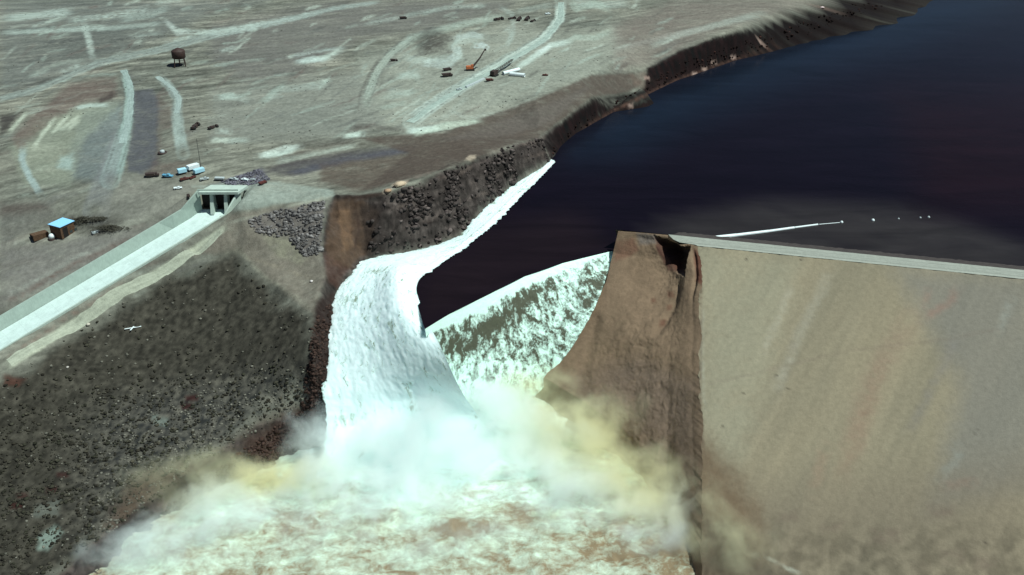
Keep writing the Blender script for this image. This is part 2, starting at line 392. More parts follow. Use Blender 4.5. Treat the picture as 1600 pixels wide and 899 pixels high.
for pts, w in (([(6,148),(100,118),(160,98)],4),([(6,46),(130,44)],3),([(300,84),(340,84)],4),([(30,120),(90,104)],4),([(60,70),(140,60)],5),([(170,66),(210,58)],4),([(150,98),(190,90)],3)):
    pt.line((66,72,68), w, 3, pts, .7, 2, 1.2)
rr = random.Random(5)
for _ in range(430):
    x, y = rr.uniform(0, 1060), rr.uniform(0, 245)*rr.uniform(.5, 1)
    if y > 245-.28*max(0, x-560)-.12*x*0 or (x > 850 and y > 110): continue
    L_ = rr.uniform(10, 60)*(.5+y/200); a_ = R(-rr.uniform(4, 22)-(12 if x > 560 else 0)+rr.choice([0, 0, 0, 0, -30]))
    w_ = rr.uniform(1.2, 4.2); bend = rr.uniform(-5, 5); dx, dy = math.cos(a_)*L_/2, math.sin(a_)*L_/2
    c_ = rr.choice([(150,172,156), (140,160,146), (168,188,170), (84,90,82), (74,78,72), (96,90,82), (90,98,92)])
    pt.line(c_, [w_*.4, w_, w_*.5], 2.5, [(x-dx, y-dy), (x, y+bend*.4), (x+dx, y+dy)], rr.uniform(.4, 1.0), 2.5, .6)
for _ in range(150):
    x, y = rr.uniform(0, 300), rr.uniform(190, 480); L_ = rr.uniform(15, 70); a_ = R(-rr.uniform(5, 32)); dx, dy = math.cos(a_)*L_/2, math.sin(a_)*L_/2
    c_ = rr.choice([(140,156,140), (128,140,126), (84,84,76), (90,82,74), (98,104,98)]); pt.line(c_, rr.uniform(1.5, 6), 4, [(x-dx, y-dy), (x+dx, y+dy)], rr.uniform(.3, .75), 3, .6)
# excavated ground left
pt.poly((104,120,116), 8, [(130,172),(190,160),(190,270),(160,285),(110,280),(110,230)], .7, 5)
pt.poly((128,142,122), 8, [(15,230),(60,190),(130,165),(190,160),(130,220),(110,290),(40,290)], .65, 5)
pt.poly((95,84,76), 6, [(15,215),(110,130),(180,120),(182,150),(130,160),(80,190),(30,235)], .65, 5)
pt.poly((58,58,54), 4, [(0,180),(28,178),(14,200),(0,215)], .9, 3)
for pts in ([(12,210),(45,172)],[(62,215),(90,180)],[(78,212),(110,178)],[(92,205),(128,178)],[(52,232),(70,205)],[(105,205),(125,185)]): pt.line((165,182,160), 4, 3, pts, .7, 1.5)
pt.line((158,180,165), 4, 3, [(112,170),(140,165),(175,164)], .9)
pt.line((70,66,60), 6, 4, [(150,160),(172,152),(180,142)], .8)
pt.line((140,168,156), [9,14,17,24,30], 4, [(193,108),(204,150),(200,190),(188,230),(172,280)], .75)
pt.line((118,128,124), [16,24,40], 6, [(190,200),(170,260),(150,330)], .45)
pt.line((148,170,158), [8,9,11,14,16,18], 4, [(245,118),(262,132),(278,155),(276,180),(280,210),(286,240)], .8)
pt.poly((78,84,86), 4, [(205,142),(238,140),(250,160),(246,215),(246,258),(222,272),(200,268),(200,240),(208,200)], .9, 3)
pt.poly((88,82,74), 6, [(246,150),(268,165),(268,200),(252,205),(248,260),(300,250),(296,272),(225,275),(246,240)], .6, 4)
pt.line((142,166,158), [10,8,8,9], 3, [(38,225),(34,250),(45,275),(66,308)], .8)
pt.poly((150,180,170), 6, [(95,245),(115,240),(112,265),(90,262)], .6, 4)
pt.poly((92,96,88), 10, [(0,318),(80,315),(90,335),(50,360),(0,390)], .8, 5)
pt.poly((78,74,66), 8, [(0,318),(70,318),(78,328),(0,338)], .7, 4)
pt.poly((108,112,104), 14, [(0,385),(60,380),(220,355),(285,335),(250,365),(0,486)], .8, 5)
pt.line((92,78,68), 7, 5, [(6,478),(80,432),(150,395),(210,370)], .6, 4, 1)
pt.line((140,152,138), 5, 4, [(6,466),(70,430),(130,398),(180,378)], .55, 3, 1)
pt.poly((72,74,66), 5, [(108,338),(140,335),(205,340),(180,362),(150,370),(110,362)], .8, 4, 1)
pt.poly((118,124,112), 10, [(190,275),(300,285),(300,300),(285,335),(210,345),(150,335)], .7, 5)
# middle ground, tracks
for pts, w, a in (([(640,190),(690,155),(740,125),(800,90),(850,60),(875,30),(876,0)],[20,16,14,12,11,12,14],.85),([(640,200),(700,180),(740,140)],6,.3),([(570,160),(590,110),(610,85),(640,60),(700,42),(780,25)],[12,10,9,8,6,5],.55),
                  ([(800,112),(830,92),(860,72),(900,62)],6,.8),([(885,0),(930,8),(990,5)],9,.6),([(770,8),(700,12),(650,22),(560,40)],4,.5),([(790,40),(800,55),(790,75)],5,.5),([(1010,75),(1060,55),(1110,42),(1200,18)],7,.5),([(460,100),(500,92),(545,75)],5,.7),([(465,98),(520,88)],4,.8),
                  ([(340,150),(372,152),(395,160)],7,.4),([(340,205),(360,206)],5,.7),([(410,160),(440,140),(520,132)],8,.45),([(620,85),(650,95),(720,90),(712,68),(760,55)],8,.6),([(625,120),(660,115)],8,.4),([(600,140),(650,150)],8,.4),
                  ([(325,218),(360,220),(395,218)],6,.7),([(630,205),(660,204),(695,198)],[7,8,5],.95),([(540,212),(566,210)],5,.9),([(400,244),(440,240),(470,229)],6,.9),([(425,252),(500,238),(560,226)],4,.6),([(695,170),(730,185),(790,175),(840,152)],4,.35)):
    pt.line(PALE, w, 4, pts, a, 2.2, .5 if a < .8 else 0)
for pts, w, a in (([(560,155),(580,110),(600,85)],2.5,.6),([(575,160),(592,118)],2,.5),([(630,195),(690,150),(730,128)],2.5,.6),([(660,80),(690,72),(700,90),(680,95)],14,.55),([(650,62),(672,48),(690,52)],8,.6),([(340,130),(380,128)],5,.5),([(420,240),(480,225),(560,218)],7,.6),([(530,208),(570,198)],6,.7),
                  ([(330,75),(400,78)],4,.4),([(440,130),(500,80),(620,45)],4,.4),([(700,18),(790,8)],4,.4)):
    pt.line((72,72,66), w, 3, pts, a, 2, .6)
pt.poly((68,69,70), 6, [(410,270),(440,252),(520,240),(620,228),(660,228),(640,240),(540,256),(460,276)], .85, 3)
pt.poly((74,81,90), 4, [(450,268),(530,248),(630,232),(638,238),(540,256),(470,272)], .55, 3)
pt.poly((78,72,62), 8, [(420,262),(470,235),(640,214)],.4,3)
pt.poly((80,73,63), 8, [(500,258),(640,240),(760,200),(835,205),(760,236),(690,265),(560,300),(500,285)], .8, 4)
pt.poly((78,73,64), 3, [(560,215),(690,208),(760,182),(850,150),(925,117),(990,115),(1006,128),(980,145),(925,152),(872,192),(842,216),(800,226),(700,262),(560,300),(640,240)], .9, 2)
pt.poly((94,94,86), 5, [(690,220),(760,196),(850,165),(920,135),(900,158),(860,192),(800,212)], .5, 4)
pt.poly((82,86,92), 4, [(345,283),(410,262),(420,280),(400,290),(330,290)], .7, 3)
for pts, w, c_, a in (([(-10,158),(60,139),(150,100),(240,80),(330,56),(430,36),(520,14),(600,2)],[7,7,8,9,9,7,5,4],(150,172,160),.95), ([(-5,148),(60,129),(120,110)],3,(74,80,74),.8), ([(-5,100),(100,92),(160,78),(230,70)],4,(74,80,74),.6),
    ([(130,30),(136,52),(142,75),(146,96)],[7,8,7,6],(158,178,164),.9), ([(-5,52),(80,48),(180,44),(260,36)],5,(156,178,164),.8), ([(-5,30),(70,24),(120,16)],9,(158,180,166),.8), ([(180,33),(240,22),(270,8)],9,(152,174,160),.7), ([(255,30),(268,42),(278,52),(300,50)],6,(170,190,176),.8), ([(40,120),(90,100),(140,92)],5,(150,168,152),.7), ([(300,52),(370,46),(420,36)],5,(158,180,166),.8),
    ([(570,175),(578,140),(592,108),(612,82),(650,60),(720,40),(800,22)],[9,10,10,10,9,8,6],(148,168,150),.8), ([(556,180),(566,140),(582,106),(600,84)],2.2,(80,84,76),.8), ([(588,160),(598,118),(620,88)],2.2,(84,88,80),.7),
    ([(655,98),(700,100),(716,84),(708,66)],[10,14,12,7],(168,192,180),.8), ([(705,62),(735,54),(760,58)],7,(172,196,184),.8), ([(745,72),(752,70),(760,74)],7,(180,206,196),.9), ([(775,8),(800,22),(802,50),(790,80)],6,(150,170,156),.7), ([(800,20),(830,14),(870,6)],7,(146,166,152),.6),
    ([(640,212),(700,196),(760,188)],[6,9,3],(176,200,178),.95), ([(535,213),(568,209)],[5,6],(176,200,182),1), ([(540,196),(600,200),(640,205)],6,(74,72,66),.7), ([(400,246),(445,232),(475,228)],[6,7,4],(184,206,190),1), ([(420,258),(500,240),(565,226)],[3,4,4],(160,178,160),.8), ([(425,250),(500,230),(560,218)],3,(64,62,56),.75), ([(325,222),(362,218)],5,(178,198,178),.9), ([(338,153),(362,150),(376,154)],[7,8,5],(164,190,174),.85), ([(455,98),(490,92),(515,96)],[4,7,3],(170,194,182),.9), ([(445,90),(500,80),(545,74)],3,(160,182,170),.8), ([(405,165),(430,142),(450,130)],[9,8,5],(150,176,160),.6), ([(620,120),(650,118),(655,128)],7,(160,184,168),.7), ([(590,155),(630,148),(660,140)],6,(150,174,158),.6), ([(590,170),(640,160)],5,(150,174,158),.6),
    ([(886,-4),(900,14),(930,6),(960,18)],9,(158,182,164),.8), ([(880,70),(900,58),(930,60),(960,45)],7,(160,184,166),.7), ([(840,82),(852,76),(862,70)],4,(196,220,208),.95), ([(960,78),(1000,68),(1060,52),(1120,40)],6,(138,146,134),.6)):
    pt.line(c_, w, 3, pts, a, 2.5, .4)
pt.poly((66,66,60), 6, [(648,66),(666,48),(690,48),(706,60),(690,76),(664,82)], .8, 4, 1)
for pts, o_ in (([(640,190),(690,155),(740,125),(800,90),(850,60),(875,30)],8),([(193,108),(204,150),(200,190),(188,230),(172,280)],9),([(245,118),(262,132),(278,155),(276,180),(280,210)],6),([(6,155),(60,138),(150,98),(240,80),(330,55)],4),([(570,160),(590,110),(610,85),(640,60)],6)):
    for sg, c_, w_ in ((-1,(72,76,70),2.2),(1,(80,82,76),2),(.35,(104,116,108),1.4),(-.3,(108,120,110),1.4)):
        pt.line(c_, w_, 1.8, [(x+o_*sg, y+o_*sg*.35) for x, y in pts], .75 if abs(sg) == 1 else .5, 1.6, .8)
# crest remnant and slopes left of the breach
pt.poly((140,158,144), 3, [(300,292),(400,282),(440,285),(520,298),(524,306),(500,312),(440,318),(390,328),(350,330),(370,300)], .8, 3)
pt.line((160,176,156), 3.5, 3, [(345,352),(400,338),(460,322),(518,308)], .9, 1)
pt.poly((112,112,98), 5, [(360,338),(400,330),(505,312),(500,395),(510,430),(490,492),(420,440),(372,392),(300,400),(340,360)], .9, 4)
pt.poly((98,98,92), 5, [(385,345),(430,330),(506,316),(502,395),(480,400),(455,372),(400,362)], .85, 4)
pt.poly((124,130,108), 6, [(410,368),(450,370),(480,405),(470,412),(430,400)], .7, 4, 1)
pt.line((150,158,136), 4, 4, [(340,402),(372,390),(410,430),(470,470),(490,486)], .65, 3, 1)
pt.line((132,132,112), 3, 3, [(380,400),(440,420),(500,440)], .5, 3, 1)
pt.line((164,178,154), [12,11,10,8,6], 4, [(6,575),(70,535),(180,465),(290,400),(360,350)], .85, 1.5)
pt.line((120,104,90), 5, 4, [(6,562),(100,500),(200,440)], .5, 2, 1)
pt.line((146,158,140), 8, 5, [(130,500),(190,466),(260,425)], .6, 3, 1)
# scrub hill
hc = hill*calm
c0 = alb(57, 58, 49)*(1+.5*np.clip(fbm2(GX/11, GY/11, 5, 71), -1, 1))[..., None]
mott = np.clip(fbm2(GX/3.2, GY/3.2, 3, 73)*2.2, -1, 1)
lowr = sstep(560, 650, pt.py+.2*(pt.px-300))*sstep(60, 230, pt.px)
c0 = c0*(1+(.4+.55*lowr)[..., None]*mott[..., None])+lowr[..., None]*.02
pt.c = pt.c*(1-hc[..., None])+np.clip(c0, .008, 1)*hc[..., None]
pt.poly((80,68,54), 16, [(210,745),(330,712),(372,684),(420,655),(460,640),(560,660),(480,720),(320,800),(200,899),(120,899)], .75, 8)
pt.poly((62,34,28), 10, [(90,905),(150,842),(250,800),(270,830),(190,905)], .7, 6)
pt.poly((120,142,128), 5, [(60,838),(85,822),(98,832),(75,860),(58,858)], .8, 4); pt.poly((110,122,110), 5, [(55,790),(95,780),(90,805),(50,810)], .5, 4)
pt.poly((112,128,116), 5, [(238,648),(262,655),(258,668),(240,662)], .8, 3)
pt.poly((72,50,40), 4, [(6,586),(40,592),(30,604),(6,602)], .8, 3)
for x, y in ((35,775),(80,765),(98,742),(25,790),(300,622),(292,635)): pt.poly((50,22,20), 3, [(x-9,y-3),(x+9,y-5),(x+10,y+4),(x-8,y+5)], .75, 3)
# walls
band = fbm2((GX*.9+GY*.43)/26, (H+.08*GX)/2.4, 4, 86, .6)
wc = alb(60, 57, 52)*(1+.6*np.clip(band*2, -1, 1))[..., None]*(1+.7*np.clip(fbm2(GX/8+H/9, GY/8, 4, 81), -1, 1))[..., None]*(1+.35*np.clip(fbm2(GX/2.4, GY/2.4, 3, 84)*2, -1, 1))[..., None]
wm = (1-sstep(-2, 1.5, np.minimum(sdw, sdb)+.9*fbm2(GX/6, GY/6, 3, 5)))*(GY > 300)
pt.c = pt.c*(1-wm[..., None])+np.clip(wc, .008, 1)*wm[..., None]
pt.poly((84,70,54), 5, [(522,312),(565,312),(590,330),(580,395),(560,405),(545,420),(515,415),(508,380),(515,340)], .75, 4)
pt.poly((46,42,38), 5, [(562,318),(600,318),(600,400),(575,405),(566,360)], .75, 5); pt.line((50,40,34), 4, 3, [(524,310),(560,308),(620,300)], .8, 2); pt.poly((112,92,68), 4, [(528,330),(545,325),(552,385),(535,395)], .5, 4); pt.line((52,42,36), 3, 3, [(556,320),(560,360),(552,400)], .6, 3)
rq = random.Random(9)
for _ in range(90):
    f_ = rq.random(); t_ = rq.random(); x = 580+270*f_; yt = 300-85*f_; yb = 392-135*f_; y = yt+(yb-yt)*t_; L_ = rq.uniform(10, 45)
    pt.line(rq.choice([(34,29,27), (40,35,32), (30,24,22), (118,110,98), (96,90,82)]), rq.uniform(1.5, 4.5), 2, [(x-L_/2, y+L_*.16), (x, y+rq.uniform(-4, 4)), (x+L_/2, y-L_*.18)], rq.uniform(.4, .9), 4, .7)
pt.poly((74,56,46), 5, [(505,395),(545,420),(527,450),(510,440)], .6, 3)
pt.poly((40,31,27), 6, [(492,470),(527,455),(523,560),(528,640),(490,640),(480,600),(486,540)], .85, 4)
pt.poly((66,52,43), 8, [(380,690),(470,640),(545,655),(480,712),(400,740)], .55, 4)
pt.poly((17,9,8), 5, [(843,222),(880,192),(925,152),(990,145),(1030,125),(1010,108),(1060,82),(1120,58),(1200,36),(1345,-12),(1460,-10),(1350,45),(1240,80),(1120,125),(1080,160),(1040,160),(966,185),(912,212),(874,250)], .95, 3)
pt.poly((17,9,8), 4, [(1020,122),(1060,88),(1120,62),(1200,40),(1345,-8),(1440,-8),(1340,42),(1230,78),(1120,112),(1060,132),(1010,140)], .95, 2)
pt.poly((98,90,78), 4, [(985,118),(1006,112),(1024,125),(1042,130),(1010,140),(990,135)], .7, 3)
pt.line((86,68,58), 3.5, 4, [(880,225),(905,204),(962,172),(1000,153),(1060,124),(1150,93),(1230,68)], .7, 1.5, .9)
for x, y in ((1085,116),(1100,108),(1145,90),(1190,66),(1115,98),(1010,122),(985,166),(1285,13)): pt.poly((150,135,120), 1.5, [(x-4,y-2),(x+4,y-3),(x+5,y+2),(x-3,y+3)], .8, 1)
for x, y, q in ((625,287,14),(605,299,8),(735,247,9)): pt.poly((176,170,146), 2, [(x-q,y+3),(x-q*.3,y-4),(x+q,y-5),(x+q*.8,y+1),(x,y+5)], .7, 2)
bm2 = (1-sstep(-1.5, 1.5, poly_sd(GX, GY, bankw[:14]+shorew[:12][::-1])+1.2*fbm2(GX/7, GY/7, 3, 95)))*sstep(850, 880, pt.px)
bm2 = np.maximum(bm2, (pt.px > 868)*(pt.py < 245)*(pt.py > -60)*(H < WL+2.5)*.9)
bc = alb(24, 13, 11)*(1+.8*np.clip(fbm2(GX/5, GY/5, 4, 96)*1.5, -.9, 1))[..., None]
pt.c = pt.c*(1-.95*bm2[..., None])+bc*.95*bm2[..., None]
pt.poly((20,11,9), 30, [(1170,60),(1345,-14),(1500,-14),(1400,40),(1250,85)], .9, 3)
pt.line((84,66,54), 3, 3, [(905,204),(962,172),(1000,153),(1060,124),(1150,93),(1230,68)], .6, 1.5, .9)
for x, y in ((1085,116),(1100,108),(1145,90),(1190,66),(1115,98),(1010,122),(985,166)): pt.poly((150,135,120), 1.5, [(x-4,y-2),(x+4,y-3),(x+5,y+2),(x-3,y+3)], .8, 1)
pt.c *= (1+.10*np.clip(fbm2(GX/2.2, GY/2.2, 2, 91)*2, -1, 1))[..., None]
MG = earth_mat('weathered_earth', .55, .3, .28)
gv = np.stack([GX, GY, H], -1).reshape(-1, 3)
ground = setting(link('ground', gv, grid_faces(len(gy), len(gx)), MG, col=np.clip(pt.c, .004, .9)))

# ================================================================== DAM
DA = P(1090, 385, 0); DB = P(1600, 437, 0); AX = (DB-DA)/np.linalg.norm(DB-DA); DN = np.array([AX[1], -AX[0], 0.0]); CR = 10.7; SL = 1/2.3
def dampt(s, d): return DA+AX*s+DN*d+np.array([0, 0, -d*SL])
def onface(px, py):
    r = ray(px, py); nn = np.cross(AX, DN+np.array([0, 0, -SL])); t = np.dot(DA-CAM, nn)/np.dot(r, nn); return CAM+r*t
edge_px = [(1090,385),(1094,400),(1098,425),(1096,445),(1091,468),(1094,500),(1096,530),(1093,560),(1093,600),(1097,640),(1100,680),(1098,715),(1096,760),(1095,820),(1095,905),(1096,960)]
edge = np.array([onface(*q) for q in edge_px]); es = (edge-DA)@AX; ed = (edge-DA)@DN
dam = thing('earth_dam', (float(DA[0]+150), float(DA[1]-100), -80), 0, 'pale earthfill dam with its left part washed away, seen right of the flood', 'dam')
def rel(v): return np.asarray(v)-np.array(dam.location)
dd = np.concatenate([np.arange(0, 3, .5), np.arange(3, 200, .9)])
se = np.interp(dd, ed, es)+1.3*fbm2(dd/7, dd*0, 4, 5)*sstep(0, 4, dd)+.5*n2(dd/1.3, dd*0, 8)*sstep(0, 4, dd)
k = np.linspace(0, 1, 330)**1.25
S = se[:, None]+k[None, :]*(430-se[:, None]); D = np.repeat(dd[:, None], len(k), 1)
V = DA+AX*S[..., None]+DN*D[..., None]; V[..., 2] = -D*SL
fX, fY = S+D*.42, D
fpx, fpy = proj(V[..., 0], V[..., 1], V[..., 2])
toe = sstep(790, 860, fpy+12*fbm2(S/18, D/18, 3, 19))
V[..., 2] += .35*fbm2(fX/4.5, fY/40, 4, 15)+.2*fbm2(S/2, D/2.6, 3, 16)+toe*(1.0*np.abs(fbm2(fX/5, fY/9, 3, 18))-.2)
V[..., 2] *= 1
pf = Paint(V[..., 0], V[..., 1], V[..., 2], alb(131, 129, 105))
st1 = fbm2(fX/26, fY/160, 4, 22); st2 = fbm2(fX/4, fY/55, 4, 24)
pf.c *= (1+.20*np.clip(st1, -1, 1)[..., None]*np.array([1, .85, .7])+.08*np.clip(st2, -1, 1)[..., None])
pf.poly((112,116,106), 30, [(1400,420),(1620,430),(1620,760),(1450,800),(1500,600)], .7, 10)
pf.poly((140,144,120), 25, [(1095,390),(1250,405),(1200,600),(1140,760),(1098,700)], .6, 10)
for pts, w, c, a in (([(1500,448),(1480,475),(1440,500)],8,(140,108,92),.5),([(1450,455),(1445,475)],6,(140,110,94),.4),([(1420,500),(1360,600),(1330,700)],22,(132,118,98),.6),([(1380,560),(1340,680),(1310,760)],16,(128,112,92),.5),([(1300,420),(1250,520),(1210,620)],10,(160,166,148),.4),
                     ([(1500,520),(1420,680)],10,(112,114,108),.5),([(1240,440),(1190,560)],7,(166,170,150),.4),([(1580,470),(1560,520)],8,(140,156,146),.4),([(1110,600),(1330,548),(1480,530),(1560,515)],2,(108,100,88),.45),([(1470,745),(1490,725),(1500,700)],9,(140,156,146),.5),([(1290,700),(1270,770)],12,(150,120,98),.35),([(1475,760),(1520,755)],9,(140,100,86),.4)):
    pf.line(c, w, w*.8+2, pts, a, 4, .5)
pf.poly((112,108,90), 60, [(1150,760),(1620,720),(1620,920),(1150,920)], .6, 15)
pf.c *= (1-.3*toe*np.clip(.5+2*fbm2(fX/7, fY/7, 3, 28), 0, 1))[..., None]
for x, y, q in ((1235,805,16),(1300,822,16),(1385,838,24),(1470,800,20),(1490,870,18),(1240,540,0),(1540,880,20),(1440,890,14)):
    pf.poly((104,96,82), 10, [(x-q,y-q*.3),(x+q,y-q*.4),(x+q*.9,y+q*.4),(x-q,y+q*.4)], .6, 8, 1.5)
for x, y in ((1213,587),(1232,607),(1162,615),(1525,678),(1128,667),(1540,847),(1527,672),(1166,405),(1252,406)): pf.poly((62,58,50), 1.2, [(x-2,y-1.5),(x+2,y-1.5),(x+2,y+1.5),(x-2,y+1.5)], .8, 1)
# darker brown patches and thin edge lines beside the cut
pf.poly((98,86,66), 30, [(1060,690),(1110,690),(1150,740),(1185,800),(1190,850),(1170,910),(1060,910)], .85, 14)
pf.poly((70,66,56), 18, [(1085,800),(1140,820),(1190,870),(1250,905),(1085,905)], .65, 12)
pf.line((160,170,150), 3, 3, [(1165,865),(1200,872),(1230,888),(1260,902)], .7, 3, 1)
pf.line((150,158,138), 4, 3, [(1099,470),(1097,560),(1102,650)], .5, 2, 1)
pf.line((86,74,60), 3, 3, [(1094,410),(1096,520),(1094,620),(1100,720)], .7, 1.5, 1)
MD = earth_mat('packed_fill', .4, .45, .16, 1.6)
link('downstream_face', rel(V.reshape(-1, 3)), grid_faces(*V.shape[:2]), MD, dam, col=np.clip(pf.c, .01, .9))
# crest road
top3 = [P(966,361,0), P(1000,363.5,0), P(1044,367.5,0)]
ws = np.linspace(0, 1, 15)
s_l = np.array([(P(*q, 0)-DA)@AX for q in ((1090,385),(1080,381.5),(1062,382.5),(1052,374.5),(1044,367.5))]); w_l = np.array([-(P(*q, 0)-DA)@DN for q in ((1090,385),(1080,381.5),(1062,382.5),(1052,374.5),(1044,367.5))])
w_l = np.maximum.accumulate(np.clip(w_l, 0, CR)); w_l[-1] = CR
s0 = np.interp(ws*CR, w_l, s_l)
kk = np.linspace(0, 1, 260)**1.2
S = s0[:, None]+kk*(430-s0[:, None]); Wd = np.repeat((ws*CR)[:, None], len(kk), 1)
V = DA+AX*S[..., None]-DN*Wd[..., None]
V[..., 2] = .12+.10*fbm2(S/6, Wd/2, 3, 44)+.35*(np.exp(-((Wd-.5)/.5)**2)+np.exp(-((Wd-CR+.5)/.5)**2))
pc = Paint(V[..., 0], V[..., 1], V[..., 2], alb(146, 158, 144))
u = Wd/CR
pc.c = pc.c*(1-.22*np.exp(-((u-.30)/.06)**2)+.12*np.exp(-((u-.1)/.08)**2)-.15*np.exp(-((u-.72)/.05)**2)-.1*np.exp(-((u-.5)/.04)**2)+.12*fbm2(S/9, Wd/1.5, 3, 45))[..., None]
link('crest_road', rel(V.reshape(-1, 3)), grid_faces(*V.shape[:2])[:, ::-1], MD, dam, col=np.clip(pc.c, .01, .9))
# upstream face (riprap) incl. the thin remnant ridge
ks = np.concatenate([np.linspace(-46, -16, 30), np.linspace(-15, 430, 240)]); ww = np.linspace(0, 1, 60)**1.2*75
S, Wd = np.meshgrid(ks, ww)
V = DA+AX*S[..., None]-DN*(CR+Wd)[..., None]; V[..., 2] = .05-Wd/2.6+.5*fbm2(S/3, Wd/3, 3, 48)*sstep(0, 3, Wd)
ridge = sstep(-12, -30, S)
V[..., 2] -= ridge*Wd*.6
pu = Paint(V[..., 0], V[..., 1], V[..., 2], alb(70, 68, 64)); pu.c *= (1+.4*fbm2(S/3, Wd/3, 3, 49))[..., None]
link('upstream_face', rel(V.reshape(-1, 3)), grid_faces(*V.shape[:2]), MD, dam, col=np.clip(pu.c, .01, .9))
# the cut wall of the breach
nu, nv = 190, 260
def resample(pts, n, by=None):
    pts = np.array(pts, float); L = np.concatenate([[0], np.cumsum(np.linalg.norm(np.diff(pts, axis=0), axis=1))]); t = np.linspace(0, L[-1], n)
    return np.stack([np.interp(t, L, pts[:, i]) for i in range(3)], 1)
top = resample(top3+[P(1052,374.5,0), P(1062,382.5,0), P(1080,381.5,0), P(1090,385,0)], nu)
rightd = np.interp(np.linspace(0, 1, nv), [0, 1], [0, 184]); right = DA+AX*np.interp(rightd, dd, se)[:, None]+DN*rightd[:, None]; right[:, 2] = -rightd*SL
rs_ = right.copy()
for _ in range(120): rs_[1:-1] = (rs_[:-2]+rs_[2:]+2*rs_[1:-1])/4
left = resample([P(966,361,0), P(958,395,-11), P(947,440,-22), P(928,480,-31), P(898,525,-43), P(872,560,-52), P(850,590,-60), P(835,622,-74), P(830,640,-86)], nv)
bot = resample([left[-1], P(900,690,-88), P(980,760,-90), P(1050,850,-90), right[-1]], nu)
uu = np.linspace(0, 1, nu)[None, :, None]; vv = np.linspace(0, 1, nv)[:, None, None]
tdev = top-(top[0]+(top[-1]-top[0])*np.linspace(0, 1, nu)[:, None]); bdev = bot-(bot[0]+(bot[-1]-bot[0])*np.linspace(0, 1, nu)[:, None])
V = (1-uu)*left[:, None]+uu*rs_[:, None]+uu**14*(right-rs_)[:, None]+(1-vv)**7*tdev[None]+vv**2*bdev[None]
inn = np.array([.62, .70, -.25]); inn /= np.linalg.norm(inn)
u2, v2 = uu[..., 0], vv[..., 0]
edgew = np.sin(math.pi*np.clip(u2, 0, 1))**1.1*sstep(0, .03, v2)
dish = 9*np.exp(-((v2-.16)/.14)**2)*np.sin(math.pi*u2)**.8
px_, py_ = proj(V[..., 0], V[..., 1], V[..., 2])
hol = 1-sstep(-3, 3, poly_sd(px_+3*fbm2(V[..., 0]/3, V[..., 2]/3, 3, 2), py_+3*fbm2(V[..., 0]/3, V[..., 2]/3, 3, 4), [(1022,371),(1060,385),(1076,386),(1070,402),(1062,430),(1044,424),(1034,402),(1025,392)]))
gro = np.exp(-(seg_dist(px_, py_, [(1086,392),(1088,430),(1080,465),(1084,520),(1081,560),(1086,610),(1080,650),(1084,720),(1088,800)])/4.0)**2)
gr2 = np.exp(-(seg_dist(px_, py_, [(1050,452),(1042,490),(1025,520)])/6.0)**2)+np.exp(-(seg_dist(px_, py_, [(930,500),(922,540),(908,590)])/9.0)**2)*.6
ns = 1.35*fbm3(V[..., 0]/9, V[..., 1]/9, V[..., 2]/14, 4, 6)+.5*np.abs(fbm3(V[..., 0]/3, V[..., 1]/3, V[..., 2]/4, 3, 16))
V = V+inn*((dish+ns*1.1)*edgew+hol*14.0*sstep(0, .02, v2)+gro*(.35+2.2*sstep(480, 440, py_))*sstep(.98, .9, u2)*sstep(.01, .04, v2)+gr2*2.0)[..., None]
V[..., 0] += hol*2
pw = Paint(V[..., 0], V[..., 1], V[..., 2], alb(120, 107, 85))
pw.c *= (1+.22*np.clip(fbm3(V[..., 0]/16, V[..., 1]/16, V[..., 2]/20, 4, 26), -1, 1)+.15*np.clip(fbm3(V[..., 0]/2.5, V[..., 1]/2.5, V[..., 2]/3, 3, 29), -1, 1))[..., None]
pw.poly((104,104,98), 4, [(995,364),(1024,368),(1024,382),(1000,382)], .7, 3)
pw.poly((66,42,36), 3, [(1022,371),(1060,385),(1070,392),(1062,426),(1044,424),(1034,402),(1025,392)], .85, 3)
pw.poly((104,70,56), 4, [(960,378),(990,372),(1000,390),(985,400),(960,410)], .5, 4)
pw.poly((92,56,44), 3, [(1084,388),(1097,400),(1098,445),(1088,440),(1086,410)], .8, 2)
for x, y, q in ((1048,460,5),(1046,480,4),(1035,505,5),(1022,470,3),(1060,415,6)): pw.poly((90,62,48), 3, [(x-q,y-q),(x+q,y-q),(x+q,y+q),(x-q,y+q)], .7, 3)
pw.poly((108,100,88), 20, [(860,600),(1000,560),(1085,600),(1085,800),(980,740)], .5, 8)
link('breach_wall', rel(V.reshape(-1, 3)), grid_faces(nv, nu), earth_mat('cut_fill', .5, .4, .2, 1.4), dam, col=np.clip(pw.c, .01, .9))

# ================================================================== WATER
def water_mat():
    m, nt, out = newmat('reservoir_surface'); n = N(nt)
    pos = n('NewGeometry').outputs['Position']
    col = n('VertexColor', layer_name='Col').outputs[0]
    w1 = n.noise(n('Mapping', {'Vector': pos, 'Scale': (.25, .5, 1), 'Rotation': (0, 0, .4)}).outputs[0], 1.0, 5, .6)
    w2 = n.noise(pos, .03, 4, .6)
    bp = n('Bump', {'Height': n.math('ADD', w1, n.math('MULTIPLY', w2, 2.0)), 'Strength': .25, 'Distance': .35}).outputs[0]
    w3 = n.noise(n('Mapping', {'Vector': pos, 'Scale': (.012, .05, 1), 'Rotation': (0, 0, .5)}).outputs[0], 1.0, 6, .65, .8); k3 = n.ramp(w3, .3, .7, .75, 1.3)
    col = n.mix(1.0, col, n('CombineXYZ', {0: k3, 1: k3, 2: k3}).outputs[0], 'MULTIPLY')
    bs = n('BsdfPrincipled', {'Base Color': col, 'Roughness': .16, 'IOR': 1.33, 'Specular IOR Level': .07, 'Normal': bp})
    nt.links.new(bs.outputs[0], out.inputs[0]); return m
lip_px = [(664,514),(700,492),(760,462),(820,432),(880,411),(920,401),(957,392)]
